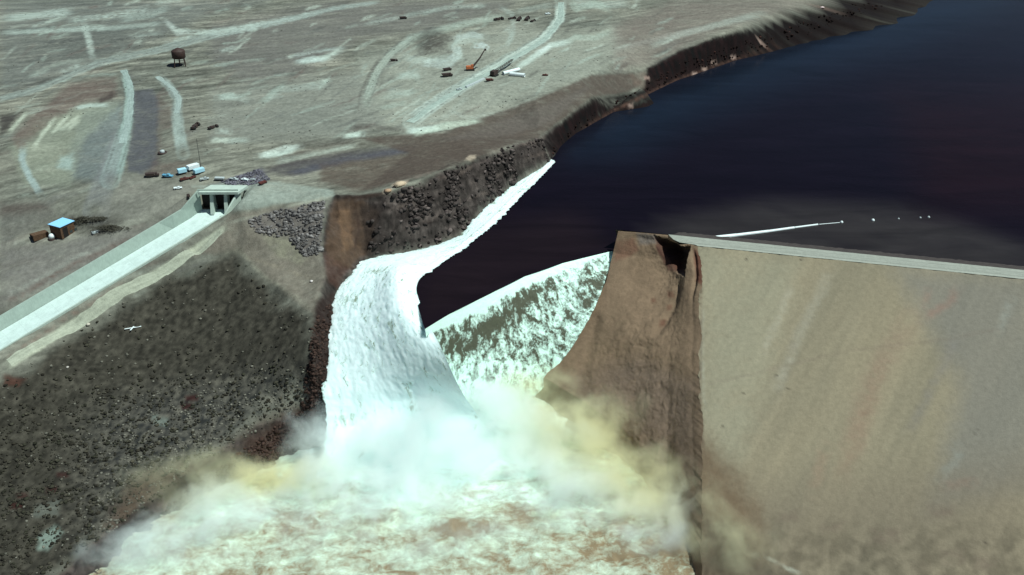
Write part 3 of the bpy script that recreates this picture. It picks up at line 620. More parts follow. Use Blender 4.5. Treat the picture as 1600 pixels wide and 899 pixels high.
tor_r = [(866,254),(815,304),(765,355),(722,391),(690,412),(656,437),(650,449),(655,470),(666,508)]
outl = [P(*q, WL)[:2]+np.array([-1.6, .8]) for q in tor_r]+[P(*q, WL)[:2] for q in lip_px]+[(80,520),(140,512),(520,420),(900,420),(3000,1200),(4300,2000),(4300,3300),(2500,2500),(1100,1720),(600,1370)]+[P(*q[:2], WL)[:2]+np.array([-8, 8]) for q in shore[:11][::-1]]
def fill_poly(out, zf, spacing, boxr):
    # interior points + constrained outline -> triangles
    out = np.array(out); pts = [Vector(q) for q in out]; n = len(pts)
    xs = np.arange(boxr[0], boxr[1], spacing); ys = np.arange(boxr[2], boxr[3], spacing); X, Y = np.meshgrid(xs, ys); X = X.ravel(); Y = Y.ravel()
    m = poly_sd(X, Y, out) < -spacing*.4
    pts += [Vector(q) for q in zip(X[m], Y[m])]
    v, e, f, *_ = delaunay_2d_cdt(pts, [], [list(range(n))], 1, 1e-4)
    return np.array([(q[0], q[1]) for q in v]), [list(q) for q in f]
v2d, fc = fill_poly(outl, WL, 12, (-100, 700, 400, 1400))
X, Y = v2d[:, 0], v2d[:, 1]; Z = np.full(len(X), WL)
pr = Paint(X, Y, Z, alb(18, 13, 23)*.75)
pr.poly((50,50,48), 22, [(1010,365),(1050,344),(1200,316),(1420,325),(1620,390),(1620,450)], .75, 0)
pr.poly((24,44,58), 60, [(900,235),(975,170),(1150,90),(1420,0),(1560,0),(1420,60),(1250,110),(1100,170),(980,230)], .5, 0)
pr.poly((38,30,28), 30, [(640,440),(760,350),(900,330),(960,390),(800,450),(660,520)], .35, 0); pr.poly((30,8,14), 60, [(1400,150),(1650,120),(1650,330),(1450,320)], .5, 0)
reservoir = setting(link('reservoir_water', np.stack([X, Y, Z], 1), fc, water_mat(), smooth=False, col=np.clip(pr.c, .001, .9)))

def foam_mat(name, white, mud, lo, hi, su=(1, 1), scale=.3, bump=.6, spray=None, soft=0.0):
    m, nt, out = newmat(name); n = N(nt)
    fl = n('Attribute', attribute_name='flow').outputs['Vector']
    pos = n('NewGeometry').outputs['Position']
    col = n('VertexColor', layer_name='Col').outputs[0]
    mp = n('Mapping', {'Vector': fl, 'Scale': (su[0], su[1], 1)}).outputs[0]
    a = n.noise(mp, scale, 7, .62, .6); b = n.noise(pos, scale*3, 5, .65, .3)
    f = n.math('ADD', n.math('MULTIPLY', a, .65), n.math('MULTIPLY', b, .35))
    sc_ = n('SeparateColor', {0: col}); sep = sc_.outputs[0]
    if spray: white = n.mix(sc_.outputs[1], white, spray)
    k = n.ramp(n.math('ADD', f, n.math('SUBTRACT', sep, .5)), lo, hi)
    c = n.mix(k, mud, white)
    bp = n('Bump', {'Height': f, 'Strength': bump, 'Distance': 1.6}).outputs[0]
    bs = n('BsdfPrincipled', {'Base Color': c, 'Roughness': .75, 'Specular IOR Level': .25, 'Normal': bp})
    if soft: bs.inputs['Subsurface Weight'].default_value = 1.0; bs.inputs['Subsurface Scale'].default_value = soft; bs.inputs['Subsurface Radius'].default_value = (1, 1, 1)
    nt.links.new(bs.outputs[0], out.inputs[0]); return m
def catmull(pts, n):
    pts = np.array(pts, float); L = np.concatenate([[0], np.cumsum(np.linalg.norm(np.diff(pts, axis=0), axis=1))])
    t = np.linspace(0, L[-1], n); out = np.empty((n, pts.shape[1])); m = np.gradient(pts, L, axis=0)
    i = np.clip(np.searchsorted(L, t, 'right')-1, 0, len(pts)-2); h = (L[i+1]-L[i]); s = ((t-L[i])/h)[:, None]; h = h[:, None]
    return (2*s**3-3*s**2+1)*pts[i]+(s**3-2*s**2+s)*h*m[i]+(-2*s**3+3*s**2)*pts[i+1]+(s**3-s**2)*h*m[i+1]
# torrent along the left wall and down the breach
nr, nc = 420, 110
Lc = catmull([P(*q) for q in tl], nr); Rc = catmull([P(*q) for q in tr], nr)
jl = (2.2*fbm2(np.arange(nr)/7.0, np.zeros(nr), 5, 141, .7))[:, None]*np.array([[.8, -.45, 0]]); jl = jl*1.3
nz_ = 4.2*np.abs(fbm2(np.arange(nr)/9.0, np.zeros(nr), 5, 140, .7))[:, None]*np.array([[.8, -.45, 0]]); nz_ = nz_*(np.arange(nr)[:, None] < .56*nr)
k = np.linspace(-.08, 1, nc)[None, :, None]
V = Lc[:, None]*(1-k)+Rc[:, None]*k+jl[:, None]*np.clip(1-k, 0, 1)**7+nz_[:, None]*np.clip(k, 0, 1)**5; kk = k[..., 0]
sag = np.sin(math.pi*np.clip(kk, 0, 1))
prog = np.linspace(0, 1, nr)[:, None]
V[..., 2] += 5.5*np.exp(-((kk-.72)/.22)**2)*sstep(.5, .62, prog)*sstep(1.0, .9, prog)+.45*sstep(.8, 1, kk)*(prog < .56)+sag*2.0*sstep(.35, .5, prog)
du = np.gradient(V, axis=0); dv = np.gradient(V, axis=1); nrm = np.cross(dv, du); nrm /= np.linalg.norm(nrm, axis=-1)[..., None]+1e-9; nrm *= np.sign(nrm[..., 2:3])
L = np.concatenate([[0], np.cumsum(np.linalg.norm(np.diff(V[:, nc//2], axis=0), axis=1))])[:, None]; Wc = np.linalg.norm(V-V[:, :1], axis=-1)
bil = np.abs(fbm3(V[..., 0]/6, V[..., 1]/6, V[..., 2]/8, 4, 51)); amp = (.35+.8*sstep(.25, .6, prog))*sstep(1.0, .93, kk)
V = V+nrm*((.3-.7*bil)*amp+.35*fbm2(L/6, Wc/2, 4, 52, .6)*amp+.10*fbm3(V[..., 0]/1.8, V[..., 1]/1.8, V[..., 2]/1.8, 2, 53))[..., None]
px_, py_ = proj(V[..., 0], V[..., 1], V[..., 2])
spk = 0
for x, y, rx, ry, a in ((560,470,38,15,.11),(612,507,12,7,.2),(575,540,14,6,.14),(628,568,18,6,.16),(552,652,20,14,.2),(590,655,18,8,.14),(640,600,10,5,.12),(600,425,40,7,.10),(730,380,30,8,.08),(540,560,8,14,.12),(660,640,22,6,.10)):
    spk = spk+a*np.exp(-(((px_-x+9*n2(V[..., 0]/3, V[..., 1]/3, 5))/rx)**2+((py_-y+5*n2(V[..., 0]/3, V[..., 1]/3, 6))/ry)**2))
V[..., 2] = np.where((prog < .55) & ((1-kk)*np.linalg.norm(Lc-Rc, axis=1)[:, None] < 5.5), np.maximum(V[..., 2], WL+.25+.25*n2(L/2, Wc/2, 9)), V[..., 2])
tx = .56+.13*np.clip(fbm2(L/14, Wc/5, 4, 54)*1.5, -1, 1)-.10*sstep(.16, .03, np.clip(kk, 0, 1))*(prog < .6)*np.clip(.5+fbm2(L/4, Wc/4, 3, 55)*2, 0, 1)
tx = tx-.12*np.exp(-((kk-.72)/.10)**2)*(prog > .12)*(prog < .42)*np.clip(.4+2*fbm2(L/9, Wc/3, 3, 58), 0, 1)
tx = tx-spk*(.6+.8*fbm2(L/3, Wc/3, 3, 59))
colr = np.repeat(tx[..., None], 3, -1)
WHITE = (.80, .985, .95); 
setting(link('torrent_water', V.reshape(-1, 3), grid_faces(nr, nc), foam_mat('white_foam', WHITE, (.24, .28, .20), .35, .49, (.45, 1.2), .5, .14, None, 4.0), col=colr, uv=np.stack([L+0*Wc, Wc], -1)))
# water spilling over the drowned embankment
lipc = catmull([P(*q, WL) for q in lip_px], 240)
botc = catmull([P(690,588,-44), P(730,605,-52), P(790,612,-58), P(845,600,-60), P(868,570,-53), P(900,530,-43), P(930,486,-32), P(950,440,-21), P(959,396,-12.5)][:9], 240)
bl = catmull([P(680,598,-44), P(716,632,-60), P(775,642,-70), P(832,622,-70), P(878,566,-53), P(925,490,-32), P(960,396,-13)], 240)
nr, nc = 240, 130
k = (np.linspace(0, 1, nc)**1.0)[None, :, None]
V = lipc[:, None]*(1-k)+bl[:, None]*k; kk = k[..., 0]
V[..., 2] += -1.5*np.sin(math.pi*kk)-.15*(kk < .04)
L = np.concatenate([[0], np.cumsum(np.linalg.norm(np.diff(lipc, axis=0), axis=1))])[:, None]+0*kk; Wc = np.linalg.norm(V-V[:, :1], axis=-1)
bil = np.abs(fbm3(V[..., 0]/5, V[..., 1]/5, V[..., 2]/5, 4, 66))
V[..., 2] += (.5-1.3*bil+.6*fbm2(L/3, Wc/5, 3, 67))*sstep(.0, .12, kk)*sstep(0, .03, L/L.max())
px_, py_ = proj(V[..., 0], V[..., 1], V[..., 2])
tx = .41+.03*kk
tx = tx+.40*sstep(.13+.07*fbm2(L/4, L*0, 4, 68), .04, kk)+.10*sstep(.55, 1, L/L.max())*sstep(.9, .5, kk)
band = 1-sstep(-8, 12, poly_sd(px_, py_, [(740,515),(820,458),(850,452),(800,500),(770,530),(735,545),(700,550),(690,540)])); tx = tx-.09*band
tx = tx-.07*(1-sstep(-5, 8, poly_sd(px_, py_, [(910,425),(945,400),(950,430),(925,475),(900,480)])))
tx = tx+.05*sstep(540, 580, py_)
V = V.reshape(-1, 3)
setting(link('overflow_water', V, grid_faces(nr, nc)[:, ::-1], foam_mat('mottled_foam', (.72, .95, .84), (.085, .085, .058), .37, .51, (.95, .6), .26, .5), col=np.repeat(tx.reshape(-1, 1), 3, 1), uv=np.stack([L, Wc], -1)))
# flooded river below
xs = np.arange(-230, 125, 1.0); ys = np.concatenate([np.arange(-400, 280, 8.0), np.arange(280, 475, .9)]); X, Y = np.meshgrid(xs, ys)
px_, py_ = proj(X, Y, RZ+0*X)
bil = np.abs(fbm2(X/15, Y/12, 4, 70)); b2 = np.abs(fbm2(X/5+.6*n2(X/9, Y/9, 2), Y/4.5, 4, 72))
wx = X+7*n2(X/18, Y/18, 81); wy = Y+7*n2(X/18, Y/18, 82)
Z = RZ+1.5+1.5*fbm2(wx/16, wy/8, 5, 83, .6)-.9*np.abs(fbm2(wx/7, wy/5, 3, 84))+1.8*fbm2(X/34, Y/26, 3, 74)+7*sstep(40, 115, X)*sstep(300, 360, Y)
plunge = np.exp(-(((px_-650)/150)**2+((py_-690)/75)**2)); Z += 17*np.exp(-(((px_-750)/120)**2+((py_-640)/45)**2))*(.8+.5*fbm2(X/9, Y/9, 3, 79))
Z += plunge*4*(.7+.6*fbm2(X/8, Y/8, 3, 75))
Z += 2.2*np.exp(-((py_-822-.05*(px_-700))/10)**2)*sstep(640, 690, px_)*sstep(830, 780, px_)
tx = .45+.20*fbm2(X/20, Y/10, 5, 76, .6)+.22*plunge+.09*sstep(840, 700, py_)
for x, y, rx, ry, a in ((715,832,38,9,-.30),(815,815,28,16,-.16),(470,822,60,14,-.10),(950,870,90,25,-.13),(560,770,40,12,-.08),(650,800,28,18,.16),(350,800,60,18,.10),(760,893,60,9,-.12),(1060,860,40,60,-.22),(980,830,50,16,-.10),(250,890,50,15,.06),(640,895,40,5,-.12),(880,795,70,16,.05)):
    tx = tx+a*np.exp(-(((px_-x+14*n2(X/9, Y/9, 6))/rx)**2+((py_-y+6*n2(X/9, Y/9, 7))/ry)**2))
wh = np.clip(1.3*plunge+.55*np.exp(-(((px_-380)/90)**2+((py_-800)/22)**2))+.5*np.clip(fbm2(X/24, Y/12, 4, 78)*1.6, -1, 1)*sstep(900, 700, py_)+.25, 0, 1)
setting(link('flood_water', np.stack([X, Y, Z], -1).reshape(-1, 3), grid_faces(len(ys), len(xs)), foam_mat('muddy_foam', (.58, .68, .50), (.24, .17, .10), .28, .66, (1, 1), .17, .45, (.80, .985, .95)), col=np.stack([tx, wh, tx], -1).reshape(-1, 3), uv=np.stack([X+3*n2(X/12, Y/12, 3), Y*1.35+3*n2(X/12, Y/12, 4)], -1)))


def mist_mat():
    m, nt, out = newmat('spray'); n = N(nt)
    pos = n('NewGeometry').outputs['Position']
    wob = n('TexNoise', {'Vector': pos, 'Scale': .035, 'Detail': 4, 'Roughness': .6}).outputs['Color']
    wv = n('VectorMath', {0: n('VectorMath', {0: wob, 1: (.5, .5, .5)}, operation='SUBTRACT').outputs[0], 'Scale': 42.0}, operation='SCALE').outputs[0]
    p2 = n('VectorMath', {0: pos, 1: wv}, operation='ADD').outputs[0]
    nz = n.ramp(n.noise(pos, .075, 6, .6, .4), .42, .6)
    tot = None; och = None; blu = None
    for c, r, a, kind in MISTS:
        q = n('VectorMath', {0: p2, 1: tuple(map(float, c))}, operation='SUBTRACT').outputs[0]
        q = n('VectorMath', {0: q, 1: tuple(1/float(k) for k in r)}, operation='MULTIPLY').outputs[0]
        d = n('VectorMath', {0: q}, operation='LENGTH').outputs['Value']
        v = n('MapRange', {'Value': d, 'From Min': 1.0, 'From Max': .25, 'To Min': 0.0, 'To Max': a}, interpolation_type='SMOOTHSTEP').outputs[0]
        tot = v if tot is None else n.math('ADD', tot, v)
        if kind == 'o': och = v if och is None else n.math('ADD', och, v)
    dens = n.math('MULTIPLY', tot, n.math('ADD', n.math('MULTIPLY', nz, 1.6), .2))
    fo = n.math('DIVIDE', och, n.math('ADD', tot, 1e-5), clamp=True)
    c = n.mix(fo, (.97, .999, .994), (.95, .89, .64))  # ochre tint paints the rainbow's yellow band into the mist, besides muddy spray
    vol = n('VolumePrincipled', {'Color': c, 'Density': dens, 'Anisotropy': .0})
    nt.links.new(vol.outputs[0], out.inputs['Volume']); return m
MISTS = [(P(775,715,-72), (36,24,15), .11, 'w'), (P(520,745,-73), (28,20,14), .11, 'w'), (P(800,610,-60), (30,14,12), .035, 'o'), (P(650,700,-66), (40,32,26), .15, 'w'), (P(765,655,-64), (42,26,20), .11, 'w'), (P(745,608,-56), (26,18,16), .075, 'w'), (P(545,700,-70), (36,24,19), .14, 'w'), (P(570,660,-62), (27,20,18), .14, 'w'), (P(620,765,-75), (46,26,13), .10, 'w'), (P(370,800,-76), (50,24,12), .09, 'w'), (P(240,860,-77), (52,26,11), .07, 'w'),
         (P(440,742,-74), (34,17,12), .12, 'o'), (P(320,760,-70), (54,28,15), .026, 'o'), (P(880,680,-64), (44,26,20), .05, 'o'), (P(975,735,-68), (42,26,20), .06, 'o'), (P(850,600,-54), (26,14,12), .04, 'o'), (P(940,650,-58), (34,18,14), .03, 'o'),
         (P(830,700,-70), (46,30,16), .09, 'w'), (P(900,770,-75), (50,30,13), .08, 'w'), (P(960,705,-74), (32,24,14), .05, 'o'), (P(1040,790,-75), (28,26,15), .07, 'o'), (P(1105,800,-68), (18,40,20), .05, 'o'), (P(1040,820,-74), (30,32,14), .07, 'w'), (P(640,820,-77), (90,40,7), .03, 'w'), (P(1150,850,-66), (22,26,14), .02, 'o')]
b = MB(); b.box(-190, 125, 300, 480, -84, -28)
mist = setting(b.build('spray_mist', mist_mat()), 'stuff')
SC.cycles.volume_bounces = 10; SC.cycles.volume_max_steps = 64; SC.cycles.volume_step_rate = 1.0

# ================================================================== SPILLWAY
def concrete(name, rgb, joint=None):
    m, nt, out = newmat(name); n = N(nt)
    pos = n('TexCoord').outputs['Object']
    a = n.noise(pos, .25, 6, .65); b = n.noise(n('Mapping', {'Vector': pos, 'Scale': (1, 1, .15)}).outputs[0], 1.4, 4, .6)
    f = n.math('ADD', n.math('MULTIPLY', a, .6), n.math('MULTIPLY', b, .4))
    k = n.ramp(f, .3, .7, .80, 1.14); kk = n('CombineXYZ', {0: k, 1: k, 2: k}).outputs[0]
    c = n.mix(1.0, rgb, kk, 'MULTIPLY')
    if joint:
        fl = n('Attribute', attribute_name='flow').outputs['Vector']; sx = n('SeparateXYZ', {0: fl})
        g = n.math('GREATER_THAN', n.math('FRACT', n.math('DIVIDE', sx.outputs[0], joint)), .96)
        h = n.math('GREATER_THAN', n.math('FRACT', n.math('DIVIDE', sx.outputs[1], 6.35)), .955)
        spots = n.ramp(n.noise(fl, .16, 3, .7), .66, .72)
        c = n.mix(n.math('MULTIPLY', n.math('MAXIMUM', g, h), .10), c, (.12, .12, .11)); c = n.mix(n.math('MULTIPLY', spots, .35), c, (.16, .16, .14))
    bs = n('BsdfPrincipled', {'Base Color': c, 'Roughness': .85, 'Specular IOR Level': .2})
    nt.links.new(bs.outputs[0], out.inputs[0]); return m
CON = concrete('weathered_concrete', (.46, .52, .46)); CONF = concrete('chute_concrete', (.60, .70, .66), 9.0); CONW = concrete('lining_concrete', (.34, .40, .35))
DARKM = paint_mat('shaded_steel', (.012, .008, .007), .8)
sp = thing('spillway', (-170, 552, -4), 0, 'pale concrete spillway chute with three dark gates running down past the scrub slope', 'spillway')
so_ = np.array(sp.location)
GL, GR, GY_ = -182.0, -159.5, 552.0
rows = [[np.array([GL+(GR-GL)*(1-j/12), GY_+1.5, -4.2]) for j in range(13)]]
for a in list(range(12, 225, 3)):
    rows.append([np.array(chute(a, CW*j/12, 0)) for j in range(13)])
rows = np.array(rows); aa = np.array([0]+list(range(12, 225, 3)))
link('chute_floor', rows.reshape(-1, 3)-so_, grid_faces(*rows.shape[:2])[:, ::-1], CONF, sp, False, uv=np.stack([np.repeat(aa[:, None], 13, 1), np.repeat(np.linspace(0, CW, 13)[None], len(aa), 0)], -1).astype(float))
def wallrun(name, pts, mat):
    """pts: inner foot, inner top, outer top, outer foot per station"""
    v = []; f = []
    for q in pts: v += [np.array(c)-so_ for c in q]
    for i in range(len(pts)-1):
        for k in range(3): f.append([i*4+k, i*4+k+1, i*4+k+5, i*4+k+4])
    f += [[0, 1, 2, 3], [len(v)-1, len(v)-2, len(v)-3, len(v)-4]]
    return link(name, v, f, mat, sp, False)
st = [[(GL, GY_+1, -5.5), (GL, GY_+1, 8.3), (GL-1.2, GY_+1, 8.3), (GL-1.2, GY_+1, -5.5)]]
for a in (16, 22): 
    q = chute(a, CW); h = 7.5
    st.append([(q[0], q[1], q[2]-1.5)]+[tuple(np.array(chute(a, CW+c))+np.array([0, 0, h])) for c in (.8, 2.0)]+[tuple(np.array(chute(a, CW+2))-np.array([0, 0, 1.5]))])
for a in range(30, 226, 14): st.append([tuple(np.array(chute(a, CW))-np.array([0, 0, 1])), chute(a, CW+2.2, 6.6), chute(a, CW+3.4, 6.6), chute(a, CW+3.4, -1)])
wallrun('side_wall', st, CONW)
st = [[(GR, GY_+1, -5.5), (GR, GY_+1, 8.3), (GR+1.2, GY_+1, 8.3), (GR+1.2, GY_+1, -5.5)]]
for a, h in ((0, 1.9), (12, 1.9)): st.append([chute(a, 0, -1.5), chute(a, -.2, h), chute(a, -1.3, h), chute(a, -1.3, -1.5)])
for a in range(24, 226, 14): st.append([chute(a, 0, -1), chute(a, -.2, 2.0), chute(a, -1.2, 2.0), chute(a, -1.2, -1)])
wallrun('side_wall', st, CON)
dk = [P(309,300.5,8.6), P(371.5,300.5,8.6), P(387,290,8.6), P(330,289,8.6)]
v = [q-so_ for q in dk]+[q-so_-np.array([0, 0, 1.5]) for q in dk]
link('bridge_deck', v, [[0, 1, 2, 3], [7, 6, 5, 4], [0, 4, 5, 1], [1, 5, 6, 2], [2, 6, 7, 3], [3, 7, 4, 0]], CON, sp, False)
b = MB(); b.box(GL-.5, GR+.6, GY_-1.2, GY_-.75, 8.61, 9.5); o = b.build('parapet', CON, None); o.parent = sp; o.location = -so_
pw3 = (GR-GL-4)/3
for i in range(2):
    x = GL+pw3*(i+1)+2*i; b = MB()
    b.add([(x, GY_-4.5, -5), (x+2, GY_-4.5, -5), (x+2, GY_+8, -5), (x, GY_+8, -5), (x, GY_-.6, 7.05), (x+2, GY_-.6, 7.05), (x+2, GY_+8, 7.05), (x, GY_+8, 7.05)],
          [[3, 2, 1, 0], [4, 5, 6, 7], [0, 1, 5, 4], [1, 2, 6, 5], [2, 3, 7, 6], [3, 0, 4, 7]])
    o = b.build('pier', CON); o.parent = sp; o.location = -so_
for i in range(3):
    x = GL+(pw3+2)*i; b = MB(); n_ = 10
    for k in range(n_):
        t0, t1 = k/n_, (k+1)/n_; z0, z1 = -4.6+11.4*t0, -4.6+11.4*t1; y0, y1 = GY_+5.5-2.2*math.sin(t0*2.6), GY_+5.5-2.2*math.sin(t1*2.6)
        b.box(x+.02, x+pw3-.02, min(y0, y1), min(y0, y1)+.6, z0, z1)
    o = b.build('gate', DARKM); o.parent = sp; o.location = -so_

# ================================================================== STRUCTURES AND MACHINES
def gz(x, y): return float(hsamp(x, y))
def place(px, py): q = G(px, py); return np.array([q[0], q[1], gz(q[0], q[1])])
def heading(p0, p1): a, b_ = place(*p0), place(*p1); return math.atan2(b_[1]-a[1], b_[0]-a[0]), float(np.hypot(*(b_-a)[:2]))
RUST = paint_mat('dark_rusted_steel', (.045, .022, .018), .7, 0, .4)
t = thing('water_tower', place(281.5,103), .3, 'dark rusty water tower on legs standing alone on the far bare plain', 'water tower')
MB().lathe([(.3, 14.4), (2.2, 13.6), (5.0, 12.2), (5.2, 11.9), (5.2, 6.6), (4.4, 6.0), (.5, 5.6)][::-1], 20).build('tank', RUST, t, True)
for sx in (-1, 1):
    for sy in (-1, 1): MB().tube((4.3*sx, 4.3*sy, -.8), (3.5*sx, 3.5*sy, 6.6), .42).build('leg', RUST, t)
MB().tube((-3.9, -3.9, 3.2), (3.9, -3.9, 3.2), .18).tube((-3.9, 3.9, 3.2), (3.9, 3.9, 3.2), .18).tube((-3.9, -3.9, 3.2), (-3.9, 3.9, 3.2), .18).tube((3.9, -3.9, 3.2), (3.9, 3.9, 3.2), .18).build('brace', RUST, t)
MB().tube((0, 0, -.5), (0, 0, 6), .45).build('riser_pipe', RUST, t)

# shed with pale blue roof
rc = [P(76,349.5,-5.2), P(91.5,358.5,-5.2), P(113.5,347,-5.2), P(101,339.5,-5.2)]
cen = np.mean(rc, 0); ax_ = (rc[2]+rc[3]-rc[0]-rc[1])/2; hd = math.atan2(ax_[1], ax_[0]); Ls = float(np.hypot(*ax_[:2])); ay_ = (rc[3]+rc[0]-rc[1]-rc[2])/2; Ws = float(np.hypot(*ay_[:2]))*.9
base_z = gz(cen[0], cen[1])-.4; hgt = -5.2-base_z
t = thing('shed', (cen[0], cen[1], base_z), hd, 'brown shed with a flat pale blue roof standing left of the spillway', 'shed')
BWALL = paint_mat('brown_boards', (.10, .052, .028), .85, 0, .5); BLUE = paint_mat('blue_sheet_roof', (.30, .62, .92), .5, 0, .06)
MB().box(-Ls/2+.5, Ls/2-.5, -Ws/2+.5, Ws/2-.5, 0, hgt-.02).build('wall', BWALL, t)
MB().box(-Ls/2, Ls/2, -Ws/2, Ws/2, hgt, hgt+.35).build('roof', BLUE, t, bevel=.05)
MB().box(-Ls/2+2, -Ls/2+5.2, -Ws/2+.36, -Ws/2+.48, 0.3, hgt-1.2).build('door', DARKM, t)
for x in (1, 4.2): MB().box(x, x+1.9, -Ws/2+.38, -Ws/2+.48, 1.6, 3.0).build('window', paint_mat('dusty_glass', (.05, .06, .06), .2), t)
h_, l_ = heading((51,377), (74,366)); c_ = (place(51,377)+place(74,366))/2
t = thing('lean_to', (c_[0], c_[1], c_[2]-.3), h_, 'long low brown lean-to with a black open end beside the blue roofed shed', 'shed')
MB().prism([(-3.2, 0), (3.2, 0), (3.2, 3.4), (-3.2, 2.6)], -l_/2, l_/2).build('wall', BWALL, t).rotation_euler = (0, 0, -math.pi/2)
MB().box(-l_/2-.12, -l_/2-.02, -2.2, 2.2, .2, 2.3).build('opening', paint_mat('black_opening', (.006, .005, .005), .9), t)
WHT = paint_mat('white_paint', (.78, .82, .82), .45, 0, .08); PALEB = paint_mat('pale_blue_paint', (.42, .68, .80), .45, 0, .08); SKYB = paint_mat('blue_paint', (.14, .36, .50), .45, 0, .1)
TYR = paint_mat('tyre_rubber', (.018, .017, .017), .85); MAROON = paint_mat('dull_red_paint', (.11, .028, .022), .6, 0, .3); OCHR = paint_mat('orange_paint', (.50, .14, .05), .6, 0, .3)
BRNM = paint_mat('dark_brown_machine', (.05, .03, .026), .7, 0, .3); GLS = paint_mat('dark_glass', (.02, .025, .03), .15); LGR = paint_mat('pale_grey_paint', (.45, .48, .48), .5, 0, .1)
t = thing('storage_tank', place(82,374.5), 0, 'small white round tank with a dark foot on the dirt below the blue roofed shed', 'tank')
MB().lathe([(.2, 3.4), (1.1, 3.1), (1.7, 2.3), (1.7, .7)][::-1], 16).build('tank', WHT, t, True); MB().lathe([(2.1, .7), (2.4, -.3)][::-1], 16).build('foot', BRNM, t)
t = thing('storage_tank', place(254,240), 0, 'round tank with white top inside a dark ring beside the dark gravel strip', 'tank')
MB().lathe([(.2, 2.3), (1.2, 2.15), (1.5, 1.6), (1.5, -.4)][::-1], 16).build('tank', LGR, t, True); MB().lathe([(2.9, -.4), (2.9, .9), (2.2, 1.1), (2.2, -.4)][::-1], 18).build('ring', BRNM, t, True)

def wheels(t, xs, hw, r, w=.5):
    for x in xs:
        for s in (-1, 1):
            o = MB().tube((x, s*hw-w/2, r), (x, s*hw+w/2, r), r, None, 12).build('wheel', TYR, t)
def trailer(loc, rz, L, w, mat, label, h=3.1, group=None, name='trailer'):
    t = thing(name, loc, rz, label, 'trailer', group)
    MB().box(-L/2, L/2, -w/2, w/2, .9, h, .04).build('body', mat, t, bevel=.12)
    MB().box(-L/2+.2, L/2-.2, -w/2+.3, w/2-.3, .55, .88).build('chassis', BRNM, t)
    MB().tube((L/2-.2, 0, .7), (L/2+1.4, 0, .6), .12).build('drawbar', BRNM, t)
    wheels(t, (-L*.18, -L*.05), w/2-.2, .5, .35); return t
def pickup(loc, rz, mat, label, s=1.0, name='pickup_truck', cat='truck', group=None):
    t = thing(name, loc, rz, label, cat, group); L = 5.6*s; w = 2.1*s
    b = MB(); b.box(-L/2, L/2, -w/2, w/2, .55*s, 1.15*s); b.box(-L/2, -.4*s, -w/2, -w/2+.12, 1.15*s, 1.5*s); b.box(-L/2, -.4*s, w/2-.12, w/2, 1.15*s, 1.5*s); b.box(-L/2, -L/2+.12, -w/2+.12, w/2-.12, 1.15*s, 1.5*s); b.build('body', mat, t)
    MB().box(-.4*s, 1.4*s, -w/2+.05, w/2-.05, 1.15*s, 1.95*s, .28*s).build('cab', mat, t, bevel=.05)
    MB().box(-.3*s, 1.3*s, -w/2+.10, w/2-.10, 1.3*s, 1.75*s, .14*s).build('window', GLS, t)
    wheels(t, (-L*.32, L*.33), w/2-.1, .48*s, .3); return t
def hauler(loc, rz, mat, label, s=1.0, name='dump_truck', cat='truck', group=None):
    t = thing(name, loc, rz, label, cat, group)
    MB().prism([(-4.6*s, 1.6*s), (-3.6*s, 1.0*s), (1.2*s, 1.0*s), (1.6*s, 3.1*s), (-5.2*s, 3.0*s)], -1.7*s, 1.7*s).build('dump_bed', mat, t)
    MB().box(1.7*s, 3.6*s, -1.5*s, 1.5*s, 1.0*s, 3.2*s, .15*s).build('cab', mat, t, bevel=.08); MB().box(3.6*s, 5.0*s, -1.3*s, 1.3*s, .9*s, 2.0*s, .1*s).build('bonnet', mat, t)
    MB().box(-4.2*s, 4.6*s, -.7*s, .7*s, .6*s, .98*s).build('chassis', BRNM, t)
    wheels(t, (-3*s, -1.3*s, 3.4*s), 1.5*s, .8*s, .6*s); return t
def scraper(loc, rz, mat, label, s=1.0, group=None):
    t = thing('earth_scraper', loc, rz, label, 'scraper', group)
    MB().box(3.4*s, 6.2*s, -1.5*s, 1.5*s, 1.2*s, 2.9*s, .15*s).box(3.2*s, 4.2*s, -1.2*s, -.1*s, 2.9*s, 4.0*s, .1*s).build('tractor', mat, t)
    MB().tube((3.6*s, 0, 2.2*s), (1.6*s, 0, 3.2*s), .35*s).tube((1.6*s, 0, 3.2*s), (.6*s, 0, 2.6*s), .35*s).build('gooseneck', mat, t)
    MB().prism([(-3*s, .6*s), (1.2*s, .5*s), (1.5*s, 2.7*s), (-3*s, 2.9*s)], -1.7*s, 1.7*s).build('bowl', mat, t)
    MB().box(-6*s, -3*s, -1.4*s, 1.4*s, 1.1*s, 2.6*s, .2*s).build('engine', mat, t)
    wheels(t, (4.8*s, -4.4*s), 1.7*s, 1.2*s, .9*s); return t
def along(p0, p1): h, l = heading(p0, p1); c = (place(*p0)+place(*p1))/2; return (c[0], c[1], gz(c[0], c[1])), h, l
GT = 'trailers parked above the spillway'
l, h, n_ = along((294,269), (310.5,262.5)); trailer(l, h, max(n_, 7), 3.4, WHT, 'long white trailer, the brightest and uppermost of the parked group above the spillway', 3.4, GT)
l, h, n_ = along((304,274), (318.5,268)); trailer(l, h, max(n_, 6.5), 3.0, PALEB, 'pale blue-white trailer parked alongside and just right of the brightest white trailer', 3.2, GT)
l, h, n_ = along((280,272.5), (290,271)); trailer(l, h+.15, 5.2, 3.2, PALEB, 'short pale blue box trailer between the blue truck and the bright white trailer', 3.2, GT)
l, h, n_ = along((256,278), (269,277)); pickup(l, h, SKYB, 'blue pickup truck left of the parked white trailers', 1.15)
l, h, n_ = along((230,277), (247,276)); hauler(l, h, BRNM, 'very dark dump truck, leftmost of the parked row above the spillway', .8)
l, h, n_ = along((285,283), (292,281)); pickup(l, h, MAROON, 'dark red-brown pickup parked below the pale blue box trailer', .95)
